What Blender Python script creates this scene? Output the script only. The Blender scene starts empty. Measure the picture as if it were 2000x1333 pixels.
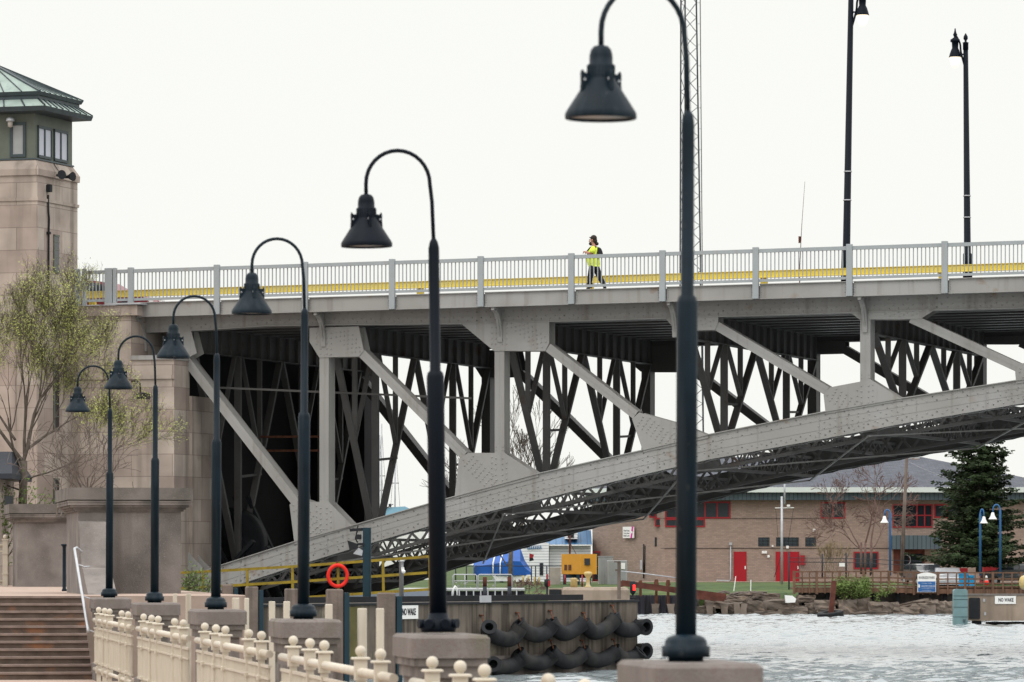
import bpy, math, random
from mathutils import Vector, Matrix, noise
random.seed(7)
R = math.radians
sc = bpy.context.scene
F = 9000.0            # focal length in photo pixels (162 mm)
CZ = 3.1              # eye above the water
# ---------------- camera ----------------
cd = bpy.data.cameras.new('camera'); cam = bpy.data.objects.new('camera', cd)
sc.collection.objects.link(cam); sc.camera = cam
cam.location = (0, 0, CZ); cam.rotation_euler = (R(90), 0, 0)
cd.sensor_width = 36.0; cd.lens = 36.0*F/2000.0
cd.shift_y = (1102-666.5)/2000.0
cd.clip_start = .5; cd.clip_end = 6000
cd.dof.use_dof = True; cd.dof.focus_distance = 153; cd.dof.aperture_fstop = 6.3
# ---------------- sky and sun ----------------
w = bpy.data.worlds.new("World"); sc.world = w; w.use_nodes = True
nt = w.node_tree; nt.nodes.clear()
N = nt.nodes.new; L = nt.links.new
wo = N('ShaderNodeOutputWorld'); bg = N('ShaderNodeBackground'); L(bg.outputs[0], wo.inputs[0])
bg.inputs['Strength'].default_value = .1
sky = N('ShaderNodeTexSky'); sky.sky_type = 'NISHITA'; sky.sun_disc = False
sky.sun_elevation = R(52); sky.sun_rotation = R(215); sky.dust_density = 4; sky.air_density = 1
tc = N('ShaderNodeTexCoord'); sp = N('ShaderNodeSeparateXYZ'); L(tc.outputs['Generated'], sp.inputs[0])
cr = N('ShaderNodeValToRGB'); L(sp.outputs['Z'], cr.inputs[0])
cr.color_ramp.elements[0].position = .13; cr.color_ramp.elements[0].color = (.533, .535, .511, 1)
cr.color_ramp.elements[1].position = 1; cr.color_ramp.elements[1].color = (1.38, 1.37, 1.36, 1)
e = cr.color_ramp.elements.new(.35); e.color = (.78, .78, .765, 1)
no = N('ShaderNodeTexNoise'); no.inputs['Scale'].default_value = 2.2; no.inputs['Detail'].default_value = 6
L(tc.outputs['Generated'], no.inputs['Vector'])
nm = N('ShaderNodeMapRange'); nm.inputs[1].default_value = .3; nm.inputs[2].default_value = .7
nm.inputs[3].default_value = 18.9; nm.inputs[4].default_value = 19.5; L(no.outputs[0], nm.inputs[0])
vm = N('ShaderNodeVectorMath'); vm.operation = 'SCALE'; L(cr.outputs[0], vm.inputs[0]); L(nm.outputs[0], vm.inputs['Scale'])
mx = N('ShaderNodeMix'); mx.data_type = 'RGBA'; mx.inputs[0].default_value = .93
L(sky.outputs[0], mx.inputs[6]); L(vm.outputs[0], mx.inputs[7]); L(mx.outputs[2], bg.inputs[0])
sl = bpy.data.lights.new('sun', 'SUN'); sl.energy = .5; sl.angle = R(25); sl.color = (1, .97, .92)
so = bpy.data.objects.new('sun', sl); sc.collection.objects.link(so)
so.rotation_euler = (R(38), 0, R(-35)); so.location = (0, 0, 80)
sc.view_settings.view_transform = 'Standard'; sc.view_settings.look = 'None'
sc.view_settings.exposure = 0; sc.view_settings.gamma = 1
sc.render.engine = 'CYCLES'
# ---------------- materials ----------------
MT = {}
def mat(name, col, rough=.7, metal=0, var=.12, scale=2.0, bump=0.0, bscale=None, spots=None, streak=None, brick=None, emit=None, coat=0, alpha=None, spec=.25):
    m = bpy.data.materials.new(name); m.use_nodes = True; n = m.node_tree; b = n.nodes['Principled BSDF']
    A = n.nodes.new; K = n.links.new
    b.inputs['Roughness'].default_value = rough; b.inputs['Metallic'].default_value = metal
    b.inputs['Coat Weight'].default_value = coat
    if not metal and not coat and rough > .3: b.inputs['Specular IOR Level'].default_value = spec
    geo = A('ShaderNodeNewGeometry')
    src = None
    def noise_(s, det=5, vec=None, mul=None):
        t = A('ShaderNodeTexNoise'); t.inputs['Scale'].default_value = s; t.inputs['Detail'].default_value = det
        v = vec or geo.outputs['Position']
        if mul:
            mp = A('ShaderNodeVectorMath'); mp.operation = 'MULTIPLY'; mp.inputs[1].default_value = mul; K(v, mp.inputs[0]); v = mp.outputs[0]
        K(v, t.inputs['Vector']); return t.outputs[0]
    def mixc(fac, a, c):
        x = A('ShaderNodeMix'); x.data_type = 'RGBA'; 
        if isinstance(fac, (int, float)): x.inputs[0].default_value = fac
        else: K(fac, x.inputs[0])
        for s, q in ((6, a), (7, c)):
            if isinstance(q, tuple): x.inputs[s].default_value = (*q[:3], 1)
            else: K(q, x.inputs[s])
        return x.outputs[2]
    def rng(o, a, c, lo=0, hi=1):
        r = A('ShaderNodeMapRange'); r.inputs[1].default_value = a; r.inputs[2].default_value = c
        r.inputs[3].default_value = lo; r.inputs[4].default_value = hi; K(o, r.inputs[0]); return r.outputs[0]
    base = tuple(col)
    lo = tuple(c*(1-var) for c in col); hi = tuple(min(1, c*(1+var)) for c in col)
    cur = mixc(rng(noise_(scale), .3, .7), lo, hi)
    bh = None
    if brick:
        t = A('ShaderNodeTexBrick'); uv = A('ShaderNodeUVMap'); uv.uv_map = 'UVMap'
        K(uv.outputs[0], t.inputs['Vector']); t.inputs['Scale'].default_value = 1
        t.inputs['Brick Width'].default_value = brick[0]; t.inputs['Row Height'].default_value = brick[1]
        t.inputs['Mortar Size'].default_value = brick[2]; t.inputs['Bias'].default_value = 0
        t.inputs['Color1'].default_value = (*brick[3], 1); t.inputs['Color2'].default_value = (*brick[4], 1)
        t.inputs['Mortar'].default_value = (*brick[5], 1); t.offset = brick[6] if len(brick) > 6 else .5
        t.inputs['Mortar Smooth'].default_value = .3
        g = A('ShaderNodeMix'); g.data_type = 'RGBA'; g.blend_type = 'MULTIPLY'; g.inputs[0].default_value = 1
        vv = mixc(rng(noise_(scale, 8), .3, .7), (1-var,)*3, (1+var*.6,)*3)
        K(t.outputs[0], g.inputs[6]); K(vv, g.inputs[7]); cur = g.outputs[2]; bh = t.outputs['Fac']
    if spots:      # (colour, scale, lo, hi)
        for q in (spots if isinstance(spots, list) else [spots]):
            cur = mixc(rng(noise_(q[1], 8), q[2], q[3]), cur, q[0])
    if streak:     # vertical streaks (colour, scale, lo, hi)
        cur = mixc(rng(noise_(1, 6, None, (streak[1], streak[1], streak[1]*.06)), streak[2], streak[3]), cur, streak[0])
    K(cur, b.inputs['Base Color'])
    if bump or bh is not None:
        bp_ = A('ShaderNodeBump'); bp_.inputs['Strength'].default_value = min(1, bump if bump else .3); bp_.inputs['Distance'].default_value = .02
        h = noise_(bscale or scale*8, 8)
        if bh is not None:
            bp_.invert = True; K(bh, bp_.inputs['Height'])
        else: K(h, bp_.inputs['Height'])
        K(bp_.outputs[0], b.inputs['Normal'])
    if emit:
        b.inputs['Emission Color'].default_value = (*emit[0], 1); b.inputs['Emission Strength'].default_value = emit[1]
    if alpha is not None: b.inputs['Alpha'].default_value = alpha
    MT[name] = m; return m
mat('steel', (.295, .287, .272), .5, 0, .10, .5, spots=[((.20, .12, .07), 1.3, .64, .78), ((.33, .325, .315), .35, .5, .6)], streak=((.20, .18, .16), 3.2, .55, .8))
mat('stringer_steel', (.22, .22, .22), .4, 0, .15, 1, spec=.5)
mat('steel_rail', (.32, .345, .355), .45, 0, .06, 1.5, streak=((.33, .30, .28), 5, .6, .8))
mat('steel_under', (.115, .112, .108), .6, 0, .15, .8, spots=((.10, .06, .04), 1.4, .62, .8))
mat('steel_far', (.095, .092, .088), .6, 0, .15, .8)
mat('deck_under', (.14, .088, .086), .9, 0, .3, 1.2)
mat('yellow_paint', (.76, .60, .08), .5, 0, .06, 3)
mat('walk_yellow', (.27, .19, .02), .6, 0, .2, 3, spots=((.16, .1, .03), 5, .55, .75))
mat('stone', (.4, .3, .25), .85, 0, .22, .9, brick=(1.5, .76, .014, (.45, .39, .335), (.32, .255, .22), (.25, .20, .175)), streak=((.11, .09, .075), 1.6, .55, .85), spots=[((.21, .165, .14), .7, .60, .85)])
mat('stone_shade_tint', (.022, .021, .021), .95, 0, .3, .5)  # chamber walls: stone colour blackened to stand in for the deep shade
mat('concrete', (.20, .177, .163), .9, 0, .2, 1.5, bump=.5, bscale=30, spots=[((.10, .088, .08), 1.0, .48, .75), ((.29, .25, .23), 45, .58, .75)], streak=((.13, .11, .1), 2.2, .55, .75))
mat('concrete_cap', (.18, .159, .146), .9, 0, .16, 3, bump=.5, bscale=60, spots=[((.13, .12, .08), 1.7, .54, .72), ((.17, .13, .12), 26, .5, .72)])
mat('moulding', (.19, .165, .15), .9, 0, .25, 2, bump=.5, bscale=40, spots=((.075, .07, .062), 1.6, .45, .7), streak=((.1, .09, .08), 4, .5, .7))
mat('dock_concrete', (.29, .23, .18), .9, 0, .2, .8, streak=((.15, .12, .09), 1.6, .5, .75), spots=((.36, .30, .25), 1.2, .55, .8), bump=.3)
mat('cap_stone', (.155, .138, .125), .9, 0, .25, 1.5, bump=.5, bscale=40, spots=[((.08, .074, .065), 1.3, .48, .7), ((.23, .2, .18), 30, .6, .75)])
mat('pier', (.145, .122, .10), .9, 0, .25, .8, streak=((.05, .042, .033), 5.5, .46, .68), spots=((.3, .27, .2), 1.2, .6, .8), bump=.3)
mat('lamp_paint', (.004, .012, .019), .5, 0, .3, 3, spec=.16, spots=((.03, .035, .04), 9, .66, .72), streak=((.013, .022, .03), 14, .5, .7))
mat('lamp_black', (.002, .005, .010), .5, 0, .12, 6, spec=.13)
mat('lamp_lens', (.36, .32, .28), .5)
mat('cream', (.53, .475, .385), .42, 0, .08, 3, streak=((.33, .26, .18), 6, .60, .85), spots=((.30, .2, .12), 16, .72, .8))
mat('step', (.105, .078, .062), .9, 0, .3, 3, bump=.4, spots=((.26, .11, .05), 1.5, .55, .75))
mat('step_nose', (.22, .165, .14), .9, 0, .2, 4)
mat('paving', (.36, .27, .22), .9, 0, .15, 2)
mat('copper', (.27, .335, .30), .6, 0, .14, 1.5, streak=((.20, .26, .235), 4, .55, .8))
mat('trim_dark', (.045, .06, .065), .5, 0, .2, 2)
mat('green_panel', (.115, .13, .105), .6, 0, .12, 2, streak=((.07, .085, .065), 4, .6, .8))
mat('glass', (.015, .02, .025), .08, 0, .1, 2)
mat('blind', (.5, .52, .58), .6, 0, .03, 2)
mat('dark', (.015, .017, .02), .7, 0, .2, 3)
mat('timber', (.165, .13, .11), .9, 0, .25, 2, streak=((.09, .075, .065), 9, .45, .68), bump=.5)
mat('rubber', (.015, .016, .018), .75, 0, .4, 2.5, spots=[((.045, .042, .038), 1.3, .5, .78), ((.03, .035, .02), .8, .62, .8)], bump=.3)
mat('rust', (.12, .05, .03), .9, 0, .4, 6)
mat('rust_beam', (.10, .035, .025), .85, 0, .4, 2)
mat('galv', (.42, .43, .45), .45, .3, .1, 3)
mat('white', (.78, .78, .76), .5, 0, .03, 3)
mat('blue_steel', (.012, .034, .048), .45, 0, .1, 3)
mat('grey_beam', (.2, .23, .28), .5, 0, .1, 1)
mat('orange_red', (.72, .022, .012), .5, 0, .1, 4)
mat('algae', (.11, .10, .04), .9, 0, .3, 2)
mat('bark', (.10, .084, .068), .9, 0, .3, 6)
mat('bark_grey', (.14, .115, .10), .9, 0, .25, 6)
mat('twig', (.16, .10, .085), .9, 0, .2, 6)
mat('leaf_bud', (.40, .43, .12), .7, 0, .4, 1.2)
mat('leaf_bush', (.11, .16, .04), .7, 0, .4, 1.5)
mat('needle', (.03, .048, .018), .8, 0, .55, 1.1)
mat('grass', (.042, .072, .018), .9, 0, .5, 1.4, bump=.5, bscale=8, spots=((.09, .12, .03), .25, .5, .7))
mat('soil', (.13, .11, .09), .95, 0, .3, .4, bump=.4)
mat('rock', (.15, .12, .098), .9, 0, .4, .8, bump=.8, bscale=5, spots=[((.05, .045, .04), .9, .5, .7), ((.26, .19, .14), 1.8, .58, .75)])
mat('sheet', (.035, .035, .045), .7, 0, .3, 1, streak=((.10, .09, .08), 3, .55, .75))
mat('boardwood', (.15, .085, .055), .85, 0, .3, 2, streak=((.08, .05, .035), 6, .5, .7))
mat('brickwall', (.3, .23, .19), .9, 0, .08, .6, brick=(.3, .11, .012, (.34, .255, .21), (.27, .20, .165), (.23, .185, .16)))
mat('red_frame', (.28, .016, .022), .45, 0, .08, 3)
mat('red_door', (.31, .01, .018), .4, 0, .05, 1)
mat('shingle', (.10, .105, .125), .9, 0, .2, 2, brick=(.5, .2, .02, (.108, .113, .135), (.08, .085, .102), (.06, .065, .08)))
mat('straw', (.26, .20, .12), .9, 0, .3, 3)
mat('fascia', (.6, .65, .62), .6, 0, .04, 1)
mat('soffit', (.07, .095, .11), .7, 0, .1, 1, brick=(.3, 30, .03, (.08, .11, .125), (.07, .095, .11), (.03, .04, .05), 0))
mat('siding', (.74, .75, .76), .6, 0, .02, 1, brick=(60, .2, .03, (.75, .76, .77), (.75, .76, .77), (.42, .43, .46)))
mat('blue_roof', (.055, .14, .27), .5, 0, .06, 1, brick=(.45, 60, .03, (.06, .155, .29), (.06, .155, .29), (.03, .08, .16), 0))
mat('tarp', (.012, .085, .34), .4, 0, .25, .9, bump=.6, bscale=1.5)
mat('generator', (.62, .29, .035), .5, 0, .05, 2)
mat('bollard', (.5, .38, .16), .7, 0, .15, 6, spots=((.5, .46, .38), 4, .5, .7))
mat('utility', (.30, .31, .31), .5, 0, .08, 2)
mat('bluepole', (.035, .13, .32), .5, 0, .05, 3)
mat('lampglow', (.9, .8, .6), .3, emit=((1, .85, .6), 1.2))
mat('redlight', (.8, .02, .02), .4, emit=((1, .02, .015), 3))
mat('teal', (.15, .24, .25), .6, 0, .12, 2, spots=((.04, .06, .07), 2.2, .58, .7))
mat('sign_blue', (.03, .12, .32), .5)
mat('magenta', (.6, .02, .3), .5)
mat('ink', (.02, .02, .025), .6)
mat('hivis', (.66, .80, .08), .7, 0, .06, 6)
mat('cloth_black', (.018, .018, .022), .9, 0, .2, 8)
mat('skin', (.42, .21, .15), .55, 0, .05, 8)
mat('hair', (.03, .022, .018), .8, 0, .2, 20)
mat('carred', (.16, .010, .02), .4, 0, .04, 2, coat=.05)
mat('cardark', (.03, .035, .04), .25, 0, .05, 2, coat=.8)
mat('carsilver', (.45, .46, .48), .3, .4, .05, 2)
mat('blueplastic', (.02, .25, .5), .5)
mat('boatblue', (.25, .45, .6), .5, 0, .08, .5)
mat('mast_steel', (.03, .035, .045), .6, 0, .1, 1)
# water
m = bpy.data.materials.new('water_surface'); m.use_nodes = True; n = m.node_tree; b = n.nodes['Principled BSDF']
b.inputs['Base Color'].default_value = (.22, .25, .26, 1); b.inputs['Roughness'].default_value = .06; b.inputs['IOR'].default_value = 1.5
g = n.nodes.new('ShaderNodeNewGeometry')
def wn(s, det, mul):
    mp = n.nodes.new('ShaderNodeVectorMath'); mp.operation = 'MULTIPLY'; mp.inputs[1].default_value = mul
    t = n.nodes.new('ShaderNodeTexNoise'); t.inputs['Scale'].default_value = s; t.inputs['Detail'].default_value = det
    n.links.new(g.outputs['Position'], mp.inputs[0]); n.links.new(mp.outputs[0], t.inputs['Vector']); return t.outputs[0]
ad = n.nodes.new('ShaderNodeMath'); ad.operation = 'ADD'
n.links.new(wn(2.2, 4, (1, .8, 1)), ad.inputs[0]); n.links.new(wn(.22, 2, (1, .8, 1)), ad.inputs[1])
bb = n.nodes.new('ShaderNodeBump'); bb.inputs['Strength'].default_value = 1; bb.inputs['Distance'].default_value = .03
n.links.new(ad.outputs[0], bb.inputs['Height']); n.links.new(bb.outputs[0], b.inputs['Normal'])
MT['water'] = m
# ---------------- mesh helpers ----------------
COL = sc.collection
def P(x, y, Z):       # photo pixel at a depth -> world point
    return Vector(((x-1000)*Z/F, Z, CZ+(1102-y)*Z/F))
def px(x, Z): return (x-1000)*Z/F
def pz(y, Z): return CZ+(1102-y)*Z/F
def origin_of(o):
    v = Vector((0, 0, 0))
    while o is not None: v = v+o.location; o = o.parent
    return v
class M:
    def __init__(s, xf=None): s.v = []; s.f = []; s.sm = []; s.xf = xf; s.mi = []; s.cm = 0
    def add(s, vs, fs, smooth=False):
        o = len(s.v)
        for p in vs:
            p = Vector(p)
            if s.xf is not None: p = s.xf @ p
            s.v.append(p)
        for f in fs: s.f.append([i+o for i in f]); s.sm.append(smooth); s.mi.append(s.cm)
        return s
    def box(s, a, b, bev=0):
        (x0, y0, z0), (x1, y1, z1) = a, b
        if x0 > x1: x0, x1 = x1, x0
        if y0 > y1: y0, y1 = y1, y0
        if z0 > z1: z0, z1 = z1, z0
        if bev:
            e = bev; pts = [(x0+e, y0), (x1-e, y0), (x1, y0+e), (x1, y1-e), (x1-e, y1), (x0+e, y1), (x0, y1-e), (x0, y0+e)]
            ins = [(x0+2*e, y0+e), (x1-2*e, y0+e), (x1-e, y0+2*e), (x1-e, y1-2*e), (x1-2*e, y1-e), (x0+2*e, y1-e), (x0+e, y1-2*e), (x0+e, y0+2*e)]
            vs = [(*p, z0) for p in pts]+[(*p, z1-e) for p in pts]+[(*p, z1) for p in ins]
            fs = [[i, (i+1) % 8, 8+(i+1) % 8, 8+i] for i in range(8)]+[[8+i, 8+(i+1) % 8, 16+(i+1) % 8, 16+i] for i in range(8)]
            fs += [list(range(7, -1, -1)), list(range(16, 24))]
            return s.add(vs, fs)
        vs = [(x0, y0, z0), (x1, y0, z0), (x1, y1, z0), (x0, y1, z0), (x0, y0, z1), (x1, y0, z1), (x1, y1, z1), (x0, y1, z1)]
        return s.add(vs, [[0, 3, 2, 1], [4, 5, 6, 7], [0, 1, 5, 4], [1, 2, 6, 5], [2, 3, 7, 6], [3, 0, 4, 7]])
    def prism(s, poly, a, b, axis='y'):     # polygon in the other two axes, extruded from a to b
        A = sum(poly[i][0]*poly[(i+1) % len(poly)][1]-poly[(i+1) % len(poly)][0]*poly[i][1] for i in range(len(poly)))
        if A < 0: poly = poly[::-1]
        n = len(poly)
        if a > b: a, b = b, a
        if axis == 'y': mk = lambda p, t: (p[0], t, p[1])
        elif axis == 'x': mk = lambda p, t: (t, p[0], p[1])
        else: mk = lambda p, t: (p[0], p[1], t)
        vs = [mk(p, a) for p in poly]+[mk(p, b) for p in poly]
        f0 = list(range(n)); f1 = list(range(2*n-1, n-1, -1)); sd = [[i, n+i, n+(i+1) % n, (i+1) % n] for i in range(n)]
        if axis != 'y':
            f0.reverse(); f1.reverse(); sd = [q[::-1] for q in sd]
        return s.add(vs, [f0, f1]+sd)
    def beam(s, p, q, w, h, up=(0, 0, 1)):    # rectangular bar from p to q; h along "up"
        p = Vector(p); q = Vector(q); d = (q-p).normalized(); u = Vector(up)
        if abs(d.dot(u)) > .98: u = Vector((0, 1, 0)) if abs(d.y) < .9 else Vector((1, 0, 0))
        sd = d.cross(u).normalized(); u = sd.cross(d).normalized(); vs = []
        for c in (p, q):
            for a_, b_ in ((-1, -1), (1, -1), (1, 1), (-1, 1)): vs.append(c+sd*(a_*w/2)+u*(b_*h/2))
        return s.add(vs, [[0, 1, 2, 3][::-1], [4, 5, 6, 7], [0, 1, 5, 4], [1, 2, 6, 5], [2, 3, 7, 6], [3, 0, 4, 7]][0:6])
    def tube(s, pts, r, n=10, caps=True):
        pts = [Vector(p) for p in pts]; rs = r if isinstance(r, (list, tuple)) else [r]*len(pts)
        vs = []; fs = []; prev = None
        for i, p in enumerate(pts):
            d = (pts[min(i+1, len(pts)-1)]-pts[max(i-1, 0)])
            d = d.normalized() if d.length > 1e-9 else Vector((0, 0, 1))
            if prev is None:
                a = Vector((0, 0, 1)) if abs(d.z) < .9 else Vector((1, 0, 0)); sd = d.cross(a).normalized()
            else:
                sd = (prev-d*prev.dot(d)); sd = sd.normalized() if sd.length > 1e-6 else d.orthogonal().normalized()
            prev = sd; u = d.cross(sd)
            for k in range(n):
                t = 2*math.pi*k/n; vs.append(p+sd*(math.cos(t)*rs[i])+u*(math.sin(t)*rs[i]))
        for i in range(len(pts)-1):
            for k in range(n): fs.append([i*n+k, i*n+(k+1) % n, (i+1)*n+(k+1) % n, (i+1)*n+k])
        s.add(vs, fs, True)
        if caps:
            m_ = len(pts)-1
            s.f.append([len(s.v)-len(vs)+k for k in range(n)][::-1]); s.sm.append(False); s.mi.append(s.cm)
            s.f.append([len(s.v)-n+k for k in range(n)]); s.sm.append(False); s.mi.append(s.cm)
        return s
    def lathe(s, prof, c=(0, 0, 0), n=24, smooth=True):    # profile [(r,z)]
        vs = []; fs = []
        for r, z in prof:
            for k in range(n):
                t = 2*math.pi*(k+.5)/n; vs.append((c[0]+r*math.cos(t), c[1]+r*math.sin(t), c[2]+z))
        for i in range(len(prof)-1):
            for k in range(n): fs.append([i*n+k, i*n+(k+1) % n, (i+1)*n+(k+1) % n, (i+1)*n+k])
        fs.append(list(range(n))[::-1]); fs.append([(len(prof)-1)*n+k for k in range(n)])
        return s.add(vs, fs, smooth)
    def ball(s, c, r, n=16, sq=1):
        m_ = max(4, n//2)
        return s.lathe([(max(1e-4, r*math.sin(math.pi*i/m_)), -r*sq*math.cos(math.pi*i/m_)) for i in range(m_+1)], c, n)
    def rivet(s, c, r=.036, nv=(0, -1, 0), h=.028):
        nv = Vector(nv); a = nv.orthogonal().normalized(); b_ = nv.cross(a); c = Vector(c); vs = []
        for rr, hh in ((r, 0), (r*.7, h*.8)):
            for k in range(6):
                t = math.pi*k/3; vs.append(c+a*(math.cos(t)*rr)+b_*(math.sin(t)*rr)+nv*hh)
        vs.append(c+nv*h)
        return s.add(vs, [[k, (k+1) % 6, 6+(k+1) % 6, 6+k] for k in range(6)]+[[6+k, 6+(k+1) % 6, 12] for k in range(6)], True)
    def quad(s, c, d, u, a, b_):
        c = Vector(c); return s.add([c-d*a-u*b_, c+d*a-u*b_, c+d*a+u*b_, c-d*a+u*b_], [[0, 1, 2, 3]])
    def pipe_end(s, e, d, ro, ri, depth=.3, n=20):     # flat annular mouth with a hole
        e = Vector(e); d = Vector(d).normalized(); a = d.orthogonal().normalized(); b_ = d.cross(a); vs = []
        for r_, q in ((ro, e-d*.02), (ro, e), (ri, e), (ri, e-d*depth)):
            for k in range(n): t = 2*math.pi*k/n; vs.append(q+a*(math.cos(t)*r_)+b_*(math.sin(t)*r_))
        return s.add(vs, [[i*n+k, i*n+(k+1) % n, (i+1)*n+(k+1) % n, (i+1)*n+k] for i in range(3) for k in range(n)]+[[3*n+k for k in range(n)]])
    def build(s, name, m, parent=None, loc=None, label=None, cat=None, group=None, kind=None, recalc=False):
        me = bpy.data.meshes.new(name)
        if parent is not None: o0 = origin_of(parent)
        elif loc is not None: o0 = Vector(loc)
        else:
            xs = [p.x for p in s.v]; ys = [p.y for p in s.v]
            o0 = Vector(((min(xs)+max(xs))/2, (min(ys)+max(ys))/2, min(p.z for p in s.v)))
        me.from_pydata([tuple(p-o0) for p in s.v], [], s.f)
        me.polygons.foreach_set('use_smooth', s.sm)
        for mm in (m if isinstance(m, (list, tuple)) else [m]): me.materials.append(MT[mm])
        if any(s.mi): me.polygons.foreach_set('material_index', s.mi)
        me.update()
        if recalc:
            import bmesh
            bm = bmesh.new(); bm.from_mesh(me); bmesh.ops.recalc_face_normals(bm, faces=bm.faces); bm.to_mesh(me); bm.free()
        uv = me.uv_layers.new(name='UVMap'); data = [0.0]*(2*len(me.loops))
        for p in me.polygons:
            nn = p.normal
            if abs(nn.z) < .75:
                t = Vector((-nn.y, nn.x, 0)); t = t.normalized() if t.length > 1e-6 else Vector((1, 0, 0))
                for li in p.loop_indices:
                    q = s.v[me.loops[li].vertex_index]; data[2*li] = q.dot(t); data[2*li+1] = q.z
            else:
                for li in p.loop_indices:
                    q = s.v[me.loops[li].vertex_index]; data[2*li] = q.x; data[2*li+1] = q.y
        uv.data.foreach_set('uv', data)
        o = bpy.data.objects.new(name, me); COL.objects.link(o)
        if parent is not None: o.parent = parent
        else: o.location = o0
        tag(o, label, cat, group, kind); return o
def tag(o, label=None, cat=None, group=None, kind=None):
    if label: o['label'] = label
    if cat: o['category'] = cat
    if group: o['group'] = group
    if kind: o['kind'] = kind
    return o
def T(name, label, cat, loc=(0, 0, 0), group=None):
    o = bpy.data.objects.new(name, None); COL.objects.link(o); o.location = loc
    o.empty_display_size = .3
    return tag(o, label, cat, group)
def copy_tree(o, parent=None, loc=None, label=None, rotz=None):
    c = o.copy(); COL.objects.link(c)
    if parent is not None: c.parent = parent
    if loc is not None: c.location = loc
    if rotz is not None: c.rotation_euler.z = rotz
    if label: c['label'] = label
    for ch in o.children: copy_tree(ch, c)
    return c
def text(body, m, size, c, xdir, parent, name='lettering', width=None, bold=0):
    """flat lettering as a mesh; c = centre point, xdir = reading direction (horizontal), stands upright"""
    cu = bpy.data.curves.new(name, 'FONT'); cu.body = body; cu.size = size; cu.align_x = 'CENTER'; cu.align_y = 'CENTER'
    cu.extrude = .003; cu.offset = bold; cu.resolution_u = 3
    to = bpy.data.objects.new(name, cu); COL.objects.link(to)
    dg = bpy.context.evaluated_depsgraph_get(); dg.update()
    me = bpy.data.meshes.new_from_object(to.evaluated_get(dg)); bpy.data.objects.remove(to)
    x = Vector(xdir).normalized(); z = Vector((0, 0, 1)); y = x.cross(z)
    xs = [v.co.x for v in me.vertices]; k = width/(max(xs)-min(xs)) if width else 1
    o0 = origin_of(parent)
    for v in me.vertices:
        q = Vector(c)+x*(v.co.x*k)+z*v.co.y - y*(-v.co.z) - o0; v.co = q
    me.materials.append(MT[m]); o = bpy.data.objects.new(name, me); COL.objects.link(o); o.parent = parent; return o
# ======================= SETTING =======================
import numpy as np
rs_ = np.random.RandomState(4)
gx = np.arange(-14, 36, .16); gy = np.arange(96, 283.5, .2); XX, YY = np.meshgrid(gx, gy); HH = np.zeros_like(XX)
for i in range(46):
    lam = .5*(4.5**rs_.rand()); th = rs_.normal(1.2, .75); kx, ky = math.cos(th)*2*math.pi/lam, math.sin(th)*2*math.pi/lam
    HH += .0068*lam*(1.25-.14*lam)*np.sin(kx*XX+ky*YY+rs_.rand()*6.28+.6*np.sin(.13*XX+.09*YY*rs_.rand()+i))
HH *= .95+.3*np.sin(XX*.11+1.3*np.sin(YY*.05))*np.sin(YY*.07+.5*np.sin(XX*.2))
e_ = np.minimum(np.minimum(XX-gx[0], gx[-1]-XX), np.minimum(YY-gy[0], 9e9)); HH *= np.clip(e_/2, 0, 1)
ny, nx = XX.shape; co = np.stack([XX, YY, HH], -1).reshape(-1, 3)
idx = np.arange(nx*ny).reshape(ny, nx); q_ = np.stack([idx[:-1, :-1], idx[:-1, 1:], idx[1:, 1:], idx[1:, :-1]], -1).reshape(-1, 4)
fl_ = [(-900, -20), (gx[0], -20), (gx[-1], -20), (900, -20), (-900, gy[0]), (gx[0], gy[0]), (gx[-1], gy[0]), (900, gy[0]), (-900, gy[-1]), (gx[0], gy[-1]), (gx[-1], gy[-1]), (900, gy[-1]), (-900, 900), (gx[0], 900), (gx[-1], 900), (900, 900)]
n0 = len(co); co = np.vstack([co, np.array([(a, b, 0) for a, b in fl_])])
fq = [[r*4+c, r*4+c+1, r*4+c+5, r*4+c+4] for r in range(3) for c in range(3) if not (r == 1 and c == 1)]; q_ = np.vstack([q_, np.array(fq)+n0])
me = bpy.data.meshes.new('water'); me.vertices.add(len(co)); me.vertices.foreach_set('co', co.ravel().astype(np.float32)); me.loops.add(q_.size); me.loops.foreach_set('vertex_index', q_.ravel().astype(np.int32))
me.polygons.add(len(q_)); me.polygons.foreach_set('loop_start', np.arange(0, q_.size, 4, dtype=np.int32)); me.polygons.foreach_set('loop_total', np.full(len(q_), 4, dtype=np.int32))
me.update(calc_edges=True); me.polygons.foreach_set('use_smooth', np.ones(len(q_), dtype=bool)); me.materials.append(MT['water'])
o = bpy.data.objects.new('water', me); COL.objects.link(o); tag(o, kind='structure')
# bridge frame: s along the deck, w away from the camera, z up
U_ = Vector((.9514, -.3080, 0)); N_ = Vector((.3080, .9514, 0)); BO = Vector((160*152.5/F, 152.5, 0))
BX = Matrix(((U_.x, N_.x, 0, BO.x), (U_.y, N_.y, 0, BO.y), (0, 0, 1, 0), (0, 0, 0, 1)))
def bs(x, w_=0.):
    t = (x-1000)/F
    return (t*(BO.y+.9514*w_)-BO.x-.308*w_)/(.9514+.308*t)
def bp(x, y, w_=0.):
    s = bs(x, w_); Z = BO.y-.308*s+.9514*w_
    return (s, CZ+(1102-y)*Z/F)
def BPL(pts, w_): return [bp(x, y, w_) for x, y in pts]
BR = T('bascule_bridge', 'long grey riveted steel arch bridge crossing the river on truss work', 'bridge', (BX @ Vector((0, 0, 0))))
SL, SR = bs(262), bs(2760)
def dk(s): return bp(1295, 562, 0)[1] + .0102*(s-bs(1295))      # top of the fascia beam
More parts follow.
